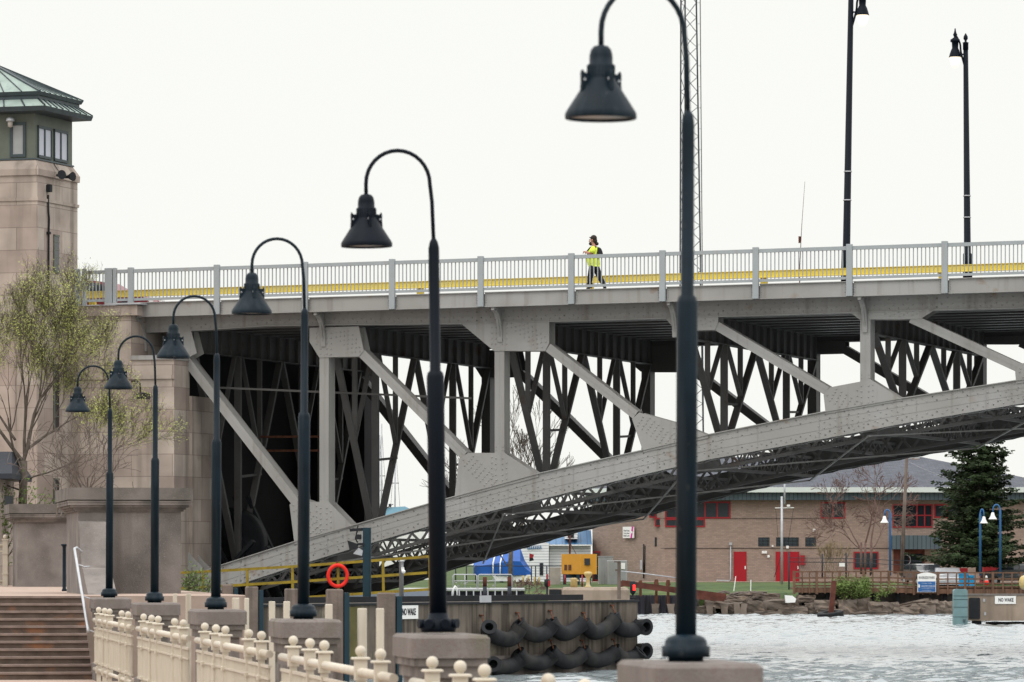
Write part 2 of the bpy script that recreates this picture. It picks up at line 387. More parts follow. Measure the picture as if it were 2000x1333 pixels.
# fascia beams split at posts
post_x = [425, 597, 767, 940, 1117, 1295, 1477, 1660, 1846]
ps = [bs(257)]+[bs(x) for x in post_x]
st = (ps[-1]-ps[0])/9
while ps[-1] < SR-2: ps.append(ps[-1]+st)
def span(m_, s0, s1, w0, w1, zt, zb, n=1):
    m_.prism([(s0, dk(s0)+zb), (s1, dk(s1)+zb), (s1, dk(s1)+zt), (s0, dk(s0)+zt)], w0, w1)
edges = [bs(268)]+ps[1:]
for i in range(len(edges)-1):
    m_ = M(BX); a, b = edges[i], edges[i+1]
    span(m_, a+.12 if i else a, b-.12, .02, .08, 0, -.44); span(m_, a+.12 if i else a, b-.12, -.05, .3, .025, 0.001); span(m_, a+.12 if i else a, b-.12, -.03, .3, -.44, -.475)
    for q in (b-.17, a+.17):
        for zz in (-.08, -.16, -.24, -.32): m_.rivet((q, .02, dk(q)+zz), .016)
    m_.build('fascia_beam', 'steel', BR)
def bridge_post(s, parent=BR, wid=.2, name='railing_post', low=-.46):
    m_ = M(BX); z = dk(s)
    m_.box((s-wid/2, -.13, z+low), (s+wid/2, .015, z+1.225), .01)
    m_.build(name, 'steel_rail', parent)
for s in ps[1:]: bridge_post(s)
bridge_post(ps[0], low=-.1)
def rail_panel(a, b, w_=-.02):
    m_ = M(BX)
    span(m_, a, b, w_-.06, w_+.04, 1.16, 1.04); span(m_, a, b, w_-.045, w_+.03, .17, .085)
    k = max(1, int(round((b-a)/.136)))
    for j in range(1, k):
        s = a+(b-a)*j/k; z = dk(s)
        m_.box((s-.014, w_-.03, z+.16), (s+.014, w_+.015, z+1.05))
    m_.build('railing_panel', 'steel_rail', BR)
for i in range(len(ps)-1): rail_panel(ps[i]+.1, ps[i+1]-.1)
# railing on the masonry abutment at the left
for x, w_ in ((152, .2), (166, .15), (214, .28), (226, .12)): bridge_post(bs(x), wid=w_*1.0, low=-.02)
rail_panel(bs(166)+.05, bs(211)-.05); rail_panel(bs(228), bs(257)-.1); rail_panel(bs(140), bs(152)-.05)
# deck slab, kerb, underside stringers
m_ = M(BX); span(m_, SL-8, SR, .3, 20.2, -.02, -.3); span(m_, SL-8, SR, 2.6, 17.6, -.02, -.021+.0)
m_.build('deck_slab', 'deck_under', BR)
for i in range(11):
    ww = 2.0+i*1.62; m_ = M(BX)
    span(m_, SL, SR, ww-.02, ww+.02, -.3, -.75); span(m_, SL, SR, ww-.13, ww+.13, -.75, -.78)
    m_.build('stringer', 'stringer_steel', BR)
for q in (19.95, 20.3):
    pass
m_ = M(BX); span(m_, SL, SR, 20.2, 20.28, 0, -.48); m_.build('fascia_beam', 'steel_far', BR)
# yellow guard rails: near and far kerb
def guard(w_, name='guard_rail', gap=6.1):
    m_ = M(BX)
    span(m_, SL-9, SR, w_, w_+.08, .60, .40); span(m_, SL-9, SR, w_-.03, w_+.11, .40, .38); span(m_, SL-9, SR, w_-.03, w_+.11, .62, .60)
    s = bs(818, 2.4)-6.05*3
    while s < SR:
        z = dk(s); m_.box((s-.11, w_+.09, z-.02), (s+.11, w_+.25, z+.58)); s += 6.05
    m_.build(name, 'yellow_paint', BR)
guard(2.4); guard(17.2)
# ---- truss planes ----
WN, WF, TH = .9, 18.4, .62
top_b = [(250, 650), (393, 644), (521, 636), (931, 631), (1093, 627), (1403, 618), (1830, 605), (2000, 601), (2400, 589), (2760, 578)]
arch_t = [(330, 1138), (360, 1130), (435.5, 1104), (576, 1059), (690, 1027), (848, 982), (1052, 926), (1257, 880), (1384, 850), (1612, 805), (1762, 779), (2000, 742), (2200, 716), (2400, 697), (2760, 675)]
arch_b = [(330, 1180), (457, 1145), (611, 1093), (726, 1059), (878, 1015), (1077, 969), (1320, 910), (1450, 882), (1591, 859), (1764, 826), (2000, 786), (2200, 759), (2400, 739), (2760, 716)]
def interp(tab, x):
    for (a, b), (c, d) in zip(tab, tab[1:]):
        if a <= x <= c: return b+(d-b)*(x-a)/(c-a)
    return tab[0][1] if x < tab[0][0] else tab[-1][1]
panels = [358, 633, 976, 1332, 1690, 2048, 2410, 2760]
VERT = [(624, 642, 690, 985), (966, 985, 680, 890), (1322, 1341, 640, 855), (1680, 1700, 618, 750), (2036, 2057, 600, 725), (2398, 2419, 590, 700)]
DIAG = [((359, 699), (575, 979)), ((706, 690), (906, 890)), ((1070, 679), (1241, 811)), ((1400, 637), (1615, 764)), ((1779, 622), (1990, 719)), ((2125, 600), (2330, 690))]
UG = [[(340, 640), (372, 640), (385, 690), (367, 700), (352, 702), (340, 690)],
      [(605, 641), (701, 638), (711, 685), (701, 697), (624, 699), (605, 668)],
      [(897, 629), (1073, 626), (1073, 671), (1065, 686), (965, 686)],
      [(1298, 620), (1403, 617), (1403, 630), (1397, 645), (1322, 647)],
      [(1660, 610), (1829, 604), (1799, 623), (1759, 624.5), (1679, 624.5)],
      [(2020, 599), (2180, 594), (2150, 604), (2036, 606)], [(2380, 588), (2540, 584), (2510, 594), (2398, 598)]]
LG = [[(354, 1064), (397, 1110), (400, 1125), (350, 1140)],
      [(566, 986), (584, 972), (609, 981), (642, 980), (690, 1029), (576, 1064)],
      [(897, 896), (915, 885), (986, 885), (1052, 928), (1052, 932), (888, 975)],
      [(1235, 819), (1249, 806), (1320, 826), (1352, 838), (1384, 851), (1384, 856), (1257, 884)],
      [(1609, 772), (1621, 757), (1679.5, 746), (1700, 741), (1762, 780), (1762, 783), (1613, 809)],
      [(1983, 726), (1992, 711), (2036, 703), (2057, 700), (2120, 727), (1985, 750)],
      [(2330, 690), (2398, 680), (2419, 680), (2480, 697), (2330, 708)]]
def rivrow(m_, p, q, step, w_, r=.034, stagger=0):
    p = Vector((p[0], w_, p[1])); q = Vector((q[0], w_, q[1])); n_ = max(1, int((q-p).length/step))
    for j in range(n_+1): m_.rivet(p.lerp(q, (j+.5*0)/n_), r)
def inset(poly, d):
    c = Vector((sum(p[0] for p in poly)/len(poly), sum(p[1] for p in poly)/len(poly)))
    out = []
    n = len(poly)
    for i in range(n):
        p0, p1, p2 = Vector(poly[i-1]), Vector(poly[i]), Vector(poly[(i+1) % n])
        d1 = (p1-p0).normalized(); d2 = (p2-p1).normalized()
        b_ = (d2-d1)
        if b_.length < .05: b_ = (c-p1)
        b_ = b_.normalized()
        if b_.dot(c-p1) < 0: b_ = -b_
        out.append(tuple(p1+b_*d*1.3))
    return out
def near_rivets(r_, at2, ab2, w0):
    for i in range(0, len(at2)-1):
        for tab, d, st_ in ((at2, -.09, .3), (at2, -.2, .3), (ab2, .09, .3), (ab2, .2, .3)):
            p, q = tab[i], tab[i+1]; o_ = .15 if abs(d) > .15 else 0; rivrow(r_, (p[0]+o_, p[1]+d), (q[0]+o_, q[1]+d), st_, w0, .027)
    for px_ in (615, 985, 1310, 1665, 2020):       # splice zones of dense rivets
        for k, xx in enumerate(range(px_-66, px_+100, 11)):
            s_, zt_ = bp(xx, interp(arch_t, xx), WN); z0_ = bp(xx, interp(arch_b, xx), WN)[1]
            for f_ in ((.4, .62) if k % 2 else (.51, .29+.44)): r_.rivet((s_, w0, zt_+(z0_-zt_)*f_), .027)
    for x_ in (470, 640, 745, 930, 1120, 1330, 1480, 1600, 1790, 1925):
        s_, zt_ = bp(x_, interp(arch_t, x_), WN); z0_ = bp(x_, interp(arch_b, x_), WN)[1]
        r_.box((s_-.006, w0-.012, z0_+.02), (s_+.006, w0, zt_-.03))
    for i in range(len(at2)-1):
        for tab, d in ((at2, -.26), (ab2, .27)):
            p, q = tab[i], tab[i+1]; r_.prism([(p[0], p[1]+d), (q[0], q[1]+d), (q[0], q[1]+d+.014), (p[0], p[1]+d+.014)], w0-.01, w0+.001)
def truss(w0, matn, near):
    dw = w0-WN
    # bottom arch chord: two webs, flanges
    m_ = M(BX)
    at = [bp(x, y, WN) for x, y in arch_t]; xs = [x for x, _ in arch_t]
    ab = [bp(x, interp(arch_b, x), WN) for x in xs]
    at2, ab2 = [], []
    for i in range(len(xs)-1):        # refine
        for k in range(4):
            t = k/4; at2.append((at[i][0]*(1-t)+at[i+1][0]*t, at[i][1]*(1-t)+at[i+1][1]*t)); ab2.append((ab[i][0]*(1-t)+ab[i+1][0]*t, ab[i][1]*(1-t)+ab[i+1][1]*t))
    at2.append(at[-1]); ab2.append(ab[-1])
    poly = at2+ab2[::-1]
    for a in (w0, w0+TH): m_.prism(poly, a, a+.03)
    def off(tab, d): return [(p[0], p[1]+d) for p in tab]
    m_.prism(off(at2, .03)+off(at2, 0)[::-1], w0-.07, w0+TH+.1)
    m_.prism(off(ab2, 0)+off(ab2, -.03)[::-1], w0-.05, w0+.16); m_.prism(off(ab2, 0)+off(ab2, -.03)[::-1], w0+TH-.13, w0+TH+.08)
    if near:
        near_rivets(m_, at2, ab2, w0)
    m_.build('arch_chord', matn, BR)
    # lacing under the arch chord
    l_ = M(BX); 
    s = ab2[0][0]; k = 0
    tot = ab2[-1][0]-s
    def zb(s_):
        for (a, b), (c, d) in zip(ab2, ab2[1:]):
            if a <= s_ <= c: return b+(d-b)*(s_-a)/(c-a)
        return ab2[-1][1]
    while s < ab2[-1][0]-.5:
        a, b = (w0+.05, w0+TH-.05) if k % 2 == 0 else (w0+TH-.05, w0+.05)
        l_.beam((s, a, zb(s)-.05), (s+.42, b, zb(s+.42)-.05), .06, .02); s += .42; k += 1
    l_.build('chord_lacing', matn, BR)
    # top chord girder
    m_ = M(BX)
    tb = [bp(x, y, WN) for x, y in top_b]
    for (a, b), (c, d) in zip(tb, tb[1:]):
        m_.prism([(a, b), (c, d), (c, dk(c)-.3), (a, dk(a)-.3)], w0, w0+.03)
        m_.prism([(a, b-.03), (c, d-.03), (c, d), (a, b)], w0-.06, w0+TH)
        m_.prism([(a, b), (c, d), (c, dk(c)-.3), (a, dk(a)-.3)], w0+TH-.05, w0+TH-.02)
        if near:
            rivrow(m_, (a, b+.08), (c, d+.08), .32, w0, .028); rivrow(m_, (a+.16, b+.17), (c+.16, d+.17), .32, w0, .028)
            rivrow(m_, (a, b+.36), (c, d+.36), .32, w0, .028)
            m_.prism([(a, b+.21), (c, d+.21), (c, d+.225), (a, b+.225)], w0-.01, w0+.001)
    m_.build('top_chord', matn, BR)
    # verticals
    for x0, x1, y0, y1 in VERT:
        m_ = M(BX); a = bs(x0, WN); b = bs(x1, WN); zt = bp(x0, y0-20, WN)[1]; zb_ = bp(x0, y1+14, WN)[1]
        m_.box((a, w0-.001, zb_), (b, w0+.04, zt)); m_.box((a, w0+TH-.04, zb_), (b, w0+TH, zt)); m_.box((b-.05, w0+.04, zb_), (b-.01, w0+TH-.04, zt)); m_.box((a+.01, w0+.04, zb_), (a+.05, w0+TH-.04, zt))
        if near:
            for q in (a+.05, b-.05):
                for zz in (zt-.35, zb_+.3):
                    for k in range(4): m_.rivet((q, w0-.001, zz+k*.11-.1), .02)
            m_.box(((a+b)/2-.004, w0-.006, zb_), ((a+b)/2+.004, w0, zt))
        m_.build('vertical_post', matn, BR)
    for p, q in DIAG:
        m_ = M(BX); a = bp(*p, WN); b = bp(*q, WN)
        for ww in (w0+.02, w0+TH-.03): m_.beam((a[0], ww, a[1]), (b[0], ww, b[1]), .04, .3, (0, 0, 1))
        d = Vector((b[0]-a[0], 0, b[1]-a[1])).normalized(); u = Vector((-d.z, 0, d.x))
        if u.z < 0: u = -u
        for sgn in (1, -1):
            c0 = Vector((a[0], w0+TH/2, a[1]))+u*.135*sgn; c1 = Vector((b[0], w0+TH/2, b[1]))+u*.135*sgn
            m_.beam(c0, c1, TH-.06, .03, u)
        if near: 
            m_.beam(Vector((a[0], w0-.004, a[1])), Vector((b[0], w0-.004, b[1])), .008, .014, u)
        m_.build('diagonal', matn, BR)
    for polys, wo_ in ((UG, -.028), (LG, -.032)):
        for pl in polys:
            m_ = M(BX); P2 = BPL(pl, WN)
            m_.prism(P2, w0+wo_, w0-.003); m_.prism(P2, w0+TH+.004, w0+TH+.03)
            if near:
                pi = P2; m2 = M(BX); 
                ins = inset(P2, .07)
                area_c = (sum(p[0] for p in P2)/len(P2), sum(p[1] for p in P2)/len(P2))
                # rivet field: follow the members
                def inside(p, poly):
                    c = False; n = len(poly); j = n-1
                    for i in range(n):
                        if (poly[i][1] > p[1]) != (poly[j][1] > p[1]) and p[0] < (poly[j][0]-poly[i][0])*(p[1]-poly[i][1])/(poly[j][1]-poly[i][1])+poly[i][0]: c = not c
                        j = i
                    return c
                segs = []
                for x0, x1, y0, y1 in VERT:
                    for xi, xx in enumerate((x0+3, x1-3, x0-5, x1+5)): segs.append((bp(xx, y0-55, WN), bp(xx, y1+75-3*(xi > 1), WN), .18))
                for p, q in DIAG:
                    a, b = Vector(bp(*p, WN)), Vector(bp(*q, WN)); d = (b-a).normalized(); u = Vector((-d.y, d.x))
                    for oi, o_ in enumerate((-.22, -.11, 0, .11, .22)): segs.append((a-d*(1.9+.09*(oi%2))+u*o_, b+d*1.9+u*o_, .19))
                for a, b, stp in segs:
                    a = Vector(a); b = Vector(b); n_ = int((b-a).length/stp)
                    for j in range(n_):
                        p = a.lerp(b, (j+.5)/n_)
                        if inside(p, ins): m_.rivet((p.x, w0+wo_, p.y), .029)
                for j in range(len(pi)):
                    pass
            m_.build('gusset_plate', matn, BR)
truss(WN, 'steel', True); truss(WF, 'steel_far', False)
# curved brackets carrying the walkway, and outriggers
for x in (262, 612, 958, 1300, 1672, 2030, 2390):
    s = bs(x+4, .4)+.12; z = dk(s); m_ = M(BX)
    pts = []
    for k in range(7):
        t = k/6*math.pi/2; pts.append((s, .05+(WN-.08)*math.sin(t)*1.0, z-.5-1.1*(1-math.cos(t))))
    for a, b in zip(pts, pts[1:]): m_.beam(a, b, .16, .1, (0, -1, 0))
    m_.prism([(.1, z-.48), (WN, z-.48), (WN, z-1.6), (WN-.12, z-1.4), (.5, z-.75)], s-.015, s+.015, 'x')
    m_.build('curved_bracket', 'steel', BR)
# floor beams and sway frames at every panel point
for i, x in enumerate(panels[:-1]):
    s = bs(x, WN)+.12; m_ = M(BX); zt = dk(s)-.78; zb_ = dk(s)-1.62
    m_.box((s-.02, WN+TH, zb_), (s+.02, WF, zt)); m_.box((s-.16, WN+TH, zb_-.03), (s+.16, WF, zb_))
    m_.box((s-.16, WN+TH, zt), (s+.16, WF, zt+.03))
    ww = WN+TH+.4
    while ww < WF: m_.box((s-.14, ww-.02, zb_), (s+.14, ww+.02, zt)); ww += .95
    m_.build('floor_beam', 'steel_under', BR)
    if x > 2100: continue
    w0, w1 = WN+TH, WF
    xa = x if i else 372
    zlow = bp(xa, interp(arch_t, xa), WN)[1]-.1
    if i == 0: zlow = 3.1
    q = lambda f: w0+(w1-w0)*f
    H = zb_-zlow
    fr = M(BX)
    def mem(f0, h0, f1, h1, t=.22):
        fr.beam((s, q(f0), zlow+H*h0), (s, q(f1), zlow+H*h1), t*.85, t*.5, (0, 1, 0) if abs(f0-f1) > 1e-6 else (0, 1, 0))
    for c in (.25, .75):
        mem(c, 0, c, 1, .28)
        mem(c-.245, 1, c-.01, 0, .26); mem(c+.245, 1, c+.01, 0, .26)
        mem(c-.125, .52, c-.125, 1, .2); mem(c+.125, .52, c+.125, 1, .2)
        mem(c-.02, 1, c-.125, .52, .18); mem(c+.02, 1, c+.125, .52, .18)
        if H > 3: mem(c+.0, .42, c+.135, .44, .1)
    fr.build('sway_frame', 'steel_under', BR)
# lower lateral bracing: laced struts between the two arch chords
def az(s_, d=.35):
    for (a, b), (c, dd) in zip(AT, AT[1:]):
        if a <= s_ <= c: return b+(dd-b)*(s_-a)/(c-a)-d
    return AT[-1][1]-d
AT = [bp(x, y, WN) for x, y in arch_t]
def laced(m_, a, b, dep=.55, bar=.1, pitch=.6, lac=.055, dbl=False):
    a = Vector(a); b = Vector(b); L_ = (b-a).length; n_ = max(2, int(L_/pitch)); up = Vector((0, 0, dep/2))
    m_.beam(a+up, b+up, .16, bar); m_.beam(a-up, b-up, .16, bar)
    for j in range(n_):
        p = a.lerp(b, j/n_); q = a.lerp(b, (j+1)/n_)
        m_.beam(p+up, q-up, .03, lac); m_.beam(p-up, q+up, .03, lac)
pn = [bs(x, WN) for x in (455, 633, 805, 976, 1155, 1332, 1510, 1690, 1870, 2048, 2230, 2410)]
for i, s in enumerate(pn):
    m_ = M(BX); laced(m_, (s, WN+TH, az(s, .5)), (s, WF, az(s, .5)), .66 if i % 2 else .42, .1, .85, .075)
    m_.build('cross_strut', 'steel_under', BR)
    if i % 2 == 1:
        m_ = M(BX); m_.box((s-.25, WN+TH, az(s, .95)), (s+.25, WN+TH+3.2, az(s, .25))); m_.build('bearing_box', 'steel_under', BR)
    if False:
        s2 = pn[i+2]
        for (a, b) in (((s, WN+TH), (s2, WF)), ((s, WF), (s2, WN+TH))):
            m_ = M(BX); laced(m_, (a[0], a[1], az(a[0], .7)), (b[0], b[1], az(b[0], .7)), .34, .07, .8, .06); m_.build('lateral_brace', 'steel_under', BR)
for ww in (3.6, 13.0):
    for a, b in zip(pn, pn[1:]):
        m_ = M(BX); laced(m_, (a, ww, az(a, .55)), (b, ww, az(b, .55)), .78, .11, .62, .085); m_.build('laced_stringer', 'steel_under', BR)
# thin tie rods beneath
for a, b in zip(pn[1::2], pn[3::2]):
    m_ = M(BX); m_.beam((a, WN+.4, az(a, 1.0)), (b, WF-.3, az(b, 1.0)), .05, .05); m_.beam((a, WF-.3, az(a, 1.0)), (b, WN+.4, az(b, 1.0)), .05, .05); m_.build('tie_rod', 'steel', BR)
# ---- abutment (masonry, with dark chamber) ----
AB = T('abutment', 'pink sandstone block bridge abutment with a dark chamber under the deck', 'abutment', BX @ Vector((bs(250), 2, 0)))
def zz_(x, y, w_): return bp(x, y, w_)[1]
m_ = M(BX)
sA, sB, sC = bs(120, -.4), bs(256, -.4), bs(340, -.4)
zl = zz_(300, 703, -.4); zt = zz_(230, 617, -.4)
m_.box((sA-6, -.4, -.5), (sC, 1.0, zl)); m_.box((sA-6, -.4, zl), (sB, 3.0, zt)); m_.box((sC-1.2, 1.0, -.5), (sC+.1, 3.2, zl-1.2))
m_.build('masonry_wall', 'stone', AB)
m_ = M(BX); zc = zz_(230, 597, -.5)
m_.box((sA-6, -.52, zt), (bs(268, -.5), 3.0, zc)); m_.build('ledge_course', 'stone', AB)
m_ = M(BX); m_.box((sA, -.62, zc), (bs(226, -.6), .3, zc+.03)); m_.box((bs(205, -.6), -.62, zc+.02), (bs(275, -.6), .5, zc+.08)); m_.build('metal_flashing', 'galv', AB)
m_ = M(BX); m_.box((sB+.0, -.47, zl), (sC+.04, .9, zl+.15)); m_.build('bearing_ledge', 'steel', AB)
m_ = M(BX); m_.box((sA-6, -.46, zz_(200, 742, -.4)), (sC+.03, -.4, zz_(200, 735, -.4))); m_.build('string_course', 'stone', AB)
# chamber: back wall, far wall, floor, machinery
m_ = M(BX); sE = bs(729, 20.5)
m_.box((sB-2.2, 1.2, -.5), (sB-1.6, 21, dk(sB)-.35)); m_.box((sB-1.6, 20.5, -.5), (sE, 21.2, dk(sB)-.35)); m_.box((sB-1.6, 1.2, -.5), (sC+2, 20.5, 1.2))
m_.box((sE-.5, 19.5, -.5), (sE, 20.5, dk(sE)-.35)); m_.build('chamber_wall', 'stone_shade_tint', AB)
m_ = M(BX)
for k in range(7):
    a = sC-1.4+k*.3; m_.beam((a, 4+k*.7, 1.3), (a+2.6, 4+k*.7, 3.9-k*.2), .3, .12); m_.beam((a+1.5, 4+k*.5, 1.3), (a-.6, 4+k*.5, 5.5), .2, .12)
m_.tube([(sC-.6, 6, 3.8), (sC-.6, 6.7, 3.8)], 1.3, 28)
m_.prism([(sC-2, 1.2), (sC+1.6, 1.0), (sC+1.6, 1.5), (sC-2, 4.2)], 9, 10.2)
m_.build('lifting_machinery', 'dark', BR)
m_ = M(BX); m_.beam((sC+.3, 2.2, zz_(400, 757, 2.2)), (sC+9.8, 2.2, zz_(700, 781, 2.2)), .06, .07); m_.build('service_pipe', 'steel_far', BR)
for y in (855, 882):
    m_ = M(BX); m_.beam((sC+.3, 7, zz_(360, y, 7)), (sC+2.6, 7, zz_(430, y, 7)), .05, .08); m_.build('service_rail', 'rust', BR)  # yellow rails given the rust colour, their chamber shade painted in
# flood light on the abutment
fl = T('flood_light', 'small black box flood light bracketed on the stone abutment wall', 'light', BX @ Vector((bs(281, -.8), -.8, 8)))
m_ = M(BX); s0 = bs(281, -.8); z0 = zz_(281, 774, -.8)
m_.box((s0-.22, -1.0, z0-.11), (s0+.22, -.75, z0+.11), .03); m_.build('housing', 'dark', fl)
m_ = M(BX); m_.tube([(s0-.1, -.85, z0+.1), (s0-.12, -.85, z0+.42), (s0-.3, -.7, z0+.52), (s0-.6, -.41, z0+.52)], .03, 6); m_.build('bracket_arm', 'dark', fl)
# ======================= TOWER =======================
def bw(x, s):
    t = (x-1000)/F
    return (t*(BO.y-.308*s)-BO.x-.9514*s)/(.308-.9514*t)
sR = bs(148, 0); wf = bw(73, sR); wb = 0.15; W5 = 5.0
TW = T('bridge_tower', 'square stone bridge tender tower with green windowed lookout under a copper roof', 'tower', BX @ Vector((sR-2.5, wf+1.6, 0)))
zf = lambda y: bp(73, y, wf)[1]
m_ = M(BX); m_.box((sR-W5, wf, -.5), (sR, wb, zf(342)))
m_.build('stone_shaft', 'stone', TW)
def ring(m_, e0, z0, e1, z1):     # frustum ring around the tower plan (overhang e)
    a = [(sR-W5-e0, wf-e0, z0), (sR+e0, wf-e0, z0), (sR+e0, wb+e0*(.3 if e0 > .3 else 1), z0), (sR-W5-e0, wb+e0, z0)]
    b = [(sR-W5-e1, wf-e1, z1), (sR+e1, wf-e1, z1), (sR+e1, wb+e1*(.3 if e1 > .3 else 1), z1), (sR-W5-e1, wb+e1, z1)]
    m_.add(a+b, [[0, 3, 2, 1], [4, 5, 6, 7], [0, 1, 5, 4], [1, 2, 6, 5], [2, 3, 7, 6], [3, 0, 4, 7]])
m_ = M(BX); ring(m_, .06, zf(342), .07, zf(330)); ring(m_, .07, zf(330), -.12, zf(311)); ring(m_, .04, zf(392), .05, zf(386)); m_.build('cornice', 'stone', TW)
m_ = M(BX); ring(m_, -.14, zf(311), -.14, zf(208)); m_.build('lookout_wall', 'green_panel', TW)
m_ = M(BX); ring(m_, -.08, zf(311), -.09, zf(308)); m_.build('sill_trim', 'trim_dark', TW)
m_ = M(BX); ring(m_, .46, zf(219), .52, zf(210)); ring(m_, -.1, zf(221), .42, zf(219)); m_.build('gutter', 'trim_dark', TW)
m_ = M(BX); ring(m_, .50, zf(210), .05, zf(194)); m_.build('lower_roof', 'copper', TW)
m_ = M(BX); ring(m_, .05, zf(195), .05, zf(186)); ring(m_, .1, zf(186), .16, zf(179)); m_.build('roof_band', 'trim_dark', TW)
m_ = M(BX); apex = (sR-W5/2, (wf+wb)/2, zf(108)); e = .15; z = zf(179)
c4 = [(sR-W5-e, wf-e, z), (sR+e, wf-e, z), (sR+e, wb+e, z), (sR-W5-e, wb+e, z)]
m_.add(c4+[apex], [[0, 1, 4], [1, 2, 4], [2, 3, 4], [3, 0, 4]]); m_.build('upper_roof', 'copper', TW)
m_ = M(BX); A = Vector(apex)
for i in range(4):
    a, b = Vector(c4[i]), Vector(c4[(i+1) % 4]); m_.beam(a, A, .09, .07)
    for k in range(1, 8): m_.beam(a.lerp(b, k/8), a.lerp(b, k/8).lerp(A, .93), .035, .05)
    ea, eb = a+(a-A)*0, b
lo = [(sR-W5-.5, wf-.5), (sR+.5, wf-.5), (sR+.5, wb+.16), (sR-W5-.5, wb+.5)]; hi = [(sR-W5-.05, wf-.05), (sR+.05, wf-.05), (sR+.05, wb+.05), (sR-W5-.05, wb+.05)]
for i in range(4):
    a, b = Vector((*lo[i], zf(210))), Vector((*lo[(i+1) % 4], zf(210))); c, d = Vector((*hi[i], zf(194))), Vector((*hi[(i+1) % 4], zf(194)))
    for k in range(0, 9): m_.beam(a.lerp(b, k/8)+Vector((0, 0, .02)), c.lerp(d, k/8)+Vector((0, 0, .02)), .04, .045)
m_.build('roof_seam', 'trim_dark', TW)
def win_side(x0, x1, y0, y1, cols=2, matg='blind'):       # window on the right face
    s = sR-.14; a, b = bw(x0, s), bw(x1, s); zt = zf(y0); z0 = zf(y1)
    f_ = M(BX); f_.box((s-.02, a, z0), (s+.05, b, z0+.09)); f_.box((s-.02, a, zt-.09), (s+.05, b, zt))
    n_ = cols
    for k in range(n_+1):
        q = a+(b-a)*k/n_; f_.box((s-.02, q-.05 if k else a, z0), (s+.05 if k in (0, n_) else s+.04, q+.05 if k < n_ else b, zt))
    fo = f_.build('window_frame', 'trim_dark', TW)
    g_ = M(BX); g_.box((s-.02, a+.05, z0+.06), (s+.012, b-.05, zt-.06)); g_.build('pane', matg, fo)
win_side(73, 99.5, 243, 306); win_side(104.5, 131, 243, 306)
def win_front(x0, x1, y0, y1, w_=None, matg='utility', s_in=None):
    w_ = wf+.14 if w_ is None else w_
    a, b = bs(x0, w_), bs(x1, w_); zt = bp(x0, y0, w_)[1]; z0 = bp(x0, y1, w_)[1]
    f_ = M(BX); f_.box((a, w_-.05, z0), (b, w_+.02, z0+.1)); f_.box((a, w_-.05, zt-.1), (b, w_+.02, zt)); f_.box((a, w_-.051, z0), (a+.1, w_+.02, zt)); f_.box((b-.1, w_-.051, z0), (b, w_+.02, zt))
    fo = f_.build('window_frame', 'trim_dark', TW)
    g_ = M(BX); g_.box((a+.05, w_-.012, z0+.05), (b-.05, w_+.02, zt-.05)); g_.build('pane', matg, fo)
win_front(20, 51, 240, 308)
win_front(-60, -20, 240, 308)
for y0, y1 in ((445, 520), (700, 830), (925, 990)):
    s = sR; a, b = bw(104, s), bw(115, s); g_ = M(BX); zt, z0 = zf(y0+8), zf(y1+8)
    g_.box((s-.3, a, z0), (s+.015, b, zt)); fo = g_.build('slit_window', 'glass', TW)
    g_ = M(BX); g_.box((s, a, z0), (s+.04, a+.09, zt)); g_.box((s, a, z0), (s+.04, b, z0+.08)); g_.box((s, a, zt-.06), (s+.04, b, zt))
    for k in range(1, 5): g_.box((s, a, z0+(zt-z0)*k/5), (s+.03, b, z0+(zt-z0)*k/5+.035))
    g_.build('frame', 'green_panel', fo)
s = sR; c = bw(92, s); m_ = M(BX)
m_.tube([(s+.04, c, zf(395)+.3), (s+.05, c, zf(412)), (s+.05, c+.06, zf(425)), (s+.05, c+.02, zf(450)), (s+.05, c, zf(600))], .035, 6)
m_.box((s, c-.1, zf(372)), (s+.16, c+.1, zf(357)), .02); m_.box((s, c-.06, zf(455)), (s+.12, c+.06, zf(450)))
m_.build('conduit', 'dark', TW)
HS = T('horn_speaker', 'black pair of horn loudspeakers on the tower cornice below the lookout windows', 'loudspeaker', BX @ Vector((sR+.1, bw(120, sR), zf(338))))
for x, dirn in ((116, -1), (134, 1)):
    m_ = M(BX); q = Vector((sR+.28, bw(x, sR+.28), zf(337))); d = Vector((.55, -.35+dirn*.15, 0)).normalized()
    m_.tube([q-d*.2, q-d*.1, q, q+d*.14, q+d*.2], [.04, .05, .06, .13, .16], 14); m_.build('horn', 'dark', HS)
m_ = M(BX); m_.tube([(sR+.02, bw(116, sR), zf(337)), (sR+.2, bw(125, sR+.2), zf(337)), (sR+.2, bw(133, sR+.2), zf(338))], .025, 6); m_.tube([(sR-.1, bw(105, sR-.1), zf(312)), (sR+.2, bw(120, sR+.2), zf(336))], .012, 5); m_.build('mount', 'dark', HS)
WL = T('wall_lantern', 'caged cream lantern hung on the green lookout wall of the tower', 'light', BX @ Vector((bs(20, wf), wf, zf(240))))
m_ = M(BX); q = (bs(20.5, wf-.1), wf-.12); 
m_.lathe([(.02, zf(228)), (.13, zf(231)), (.15, zf(236)), (.09, zf(237))], (q[0], q[1], 0), 12); m_.box((q[0]-.05, q[1], zf(234)), (q[0]+.05, wf+.14, zf(230))); m_.build('hood', 'galv', WL)
m_ = M(BX); m_.lathe([(.09, zf(237)), (.08, zf(247)), (.03, zf(248.5))], (q[0], q[1], 0), 10); m_.build('glass_cage', 'lamp_lens', WL)
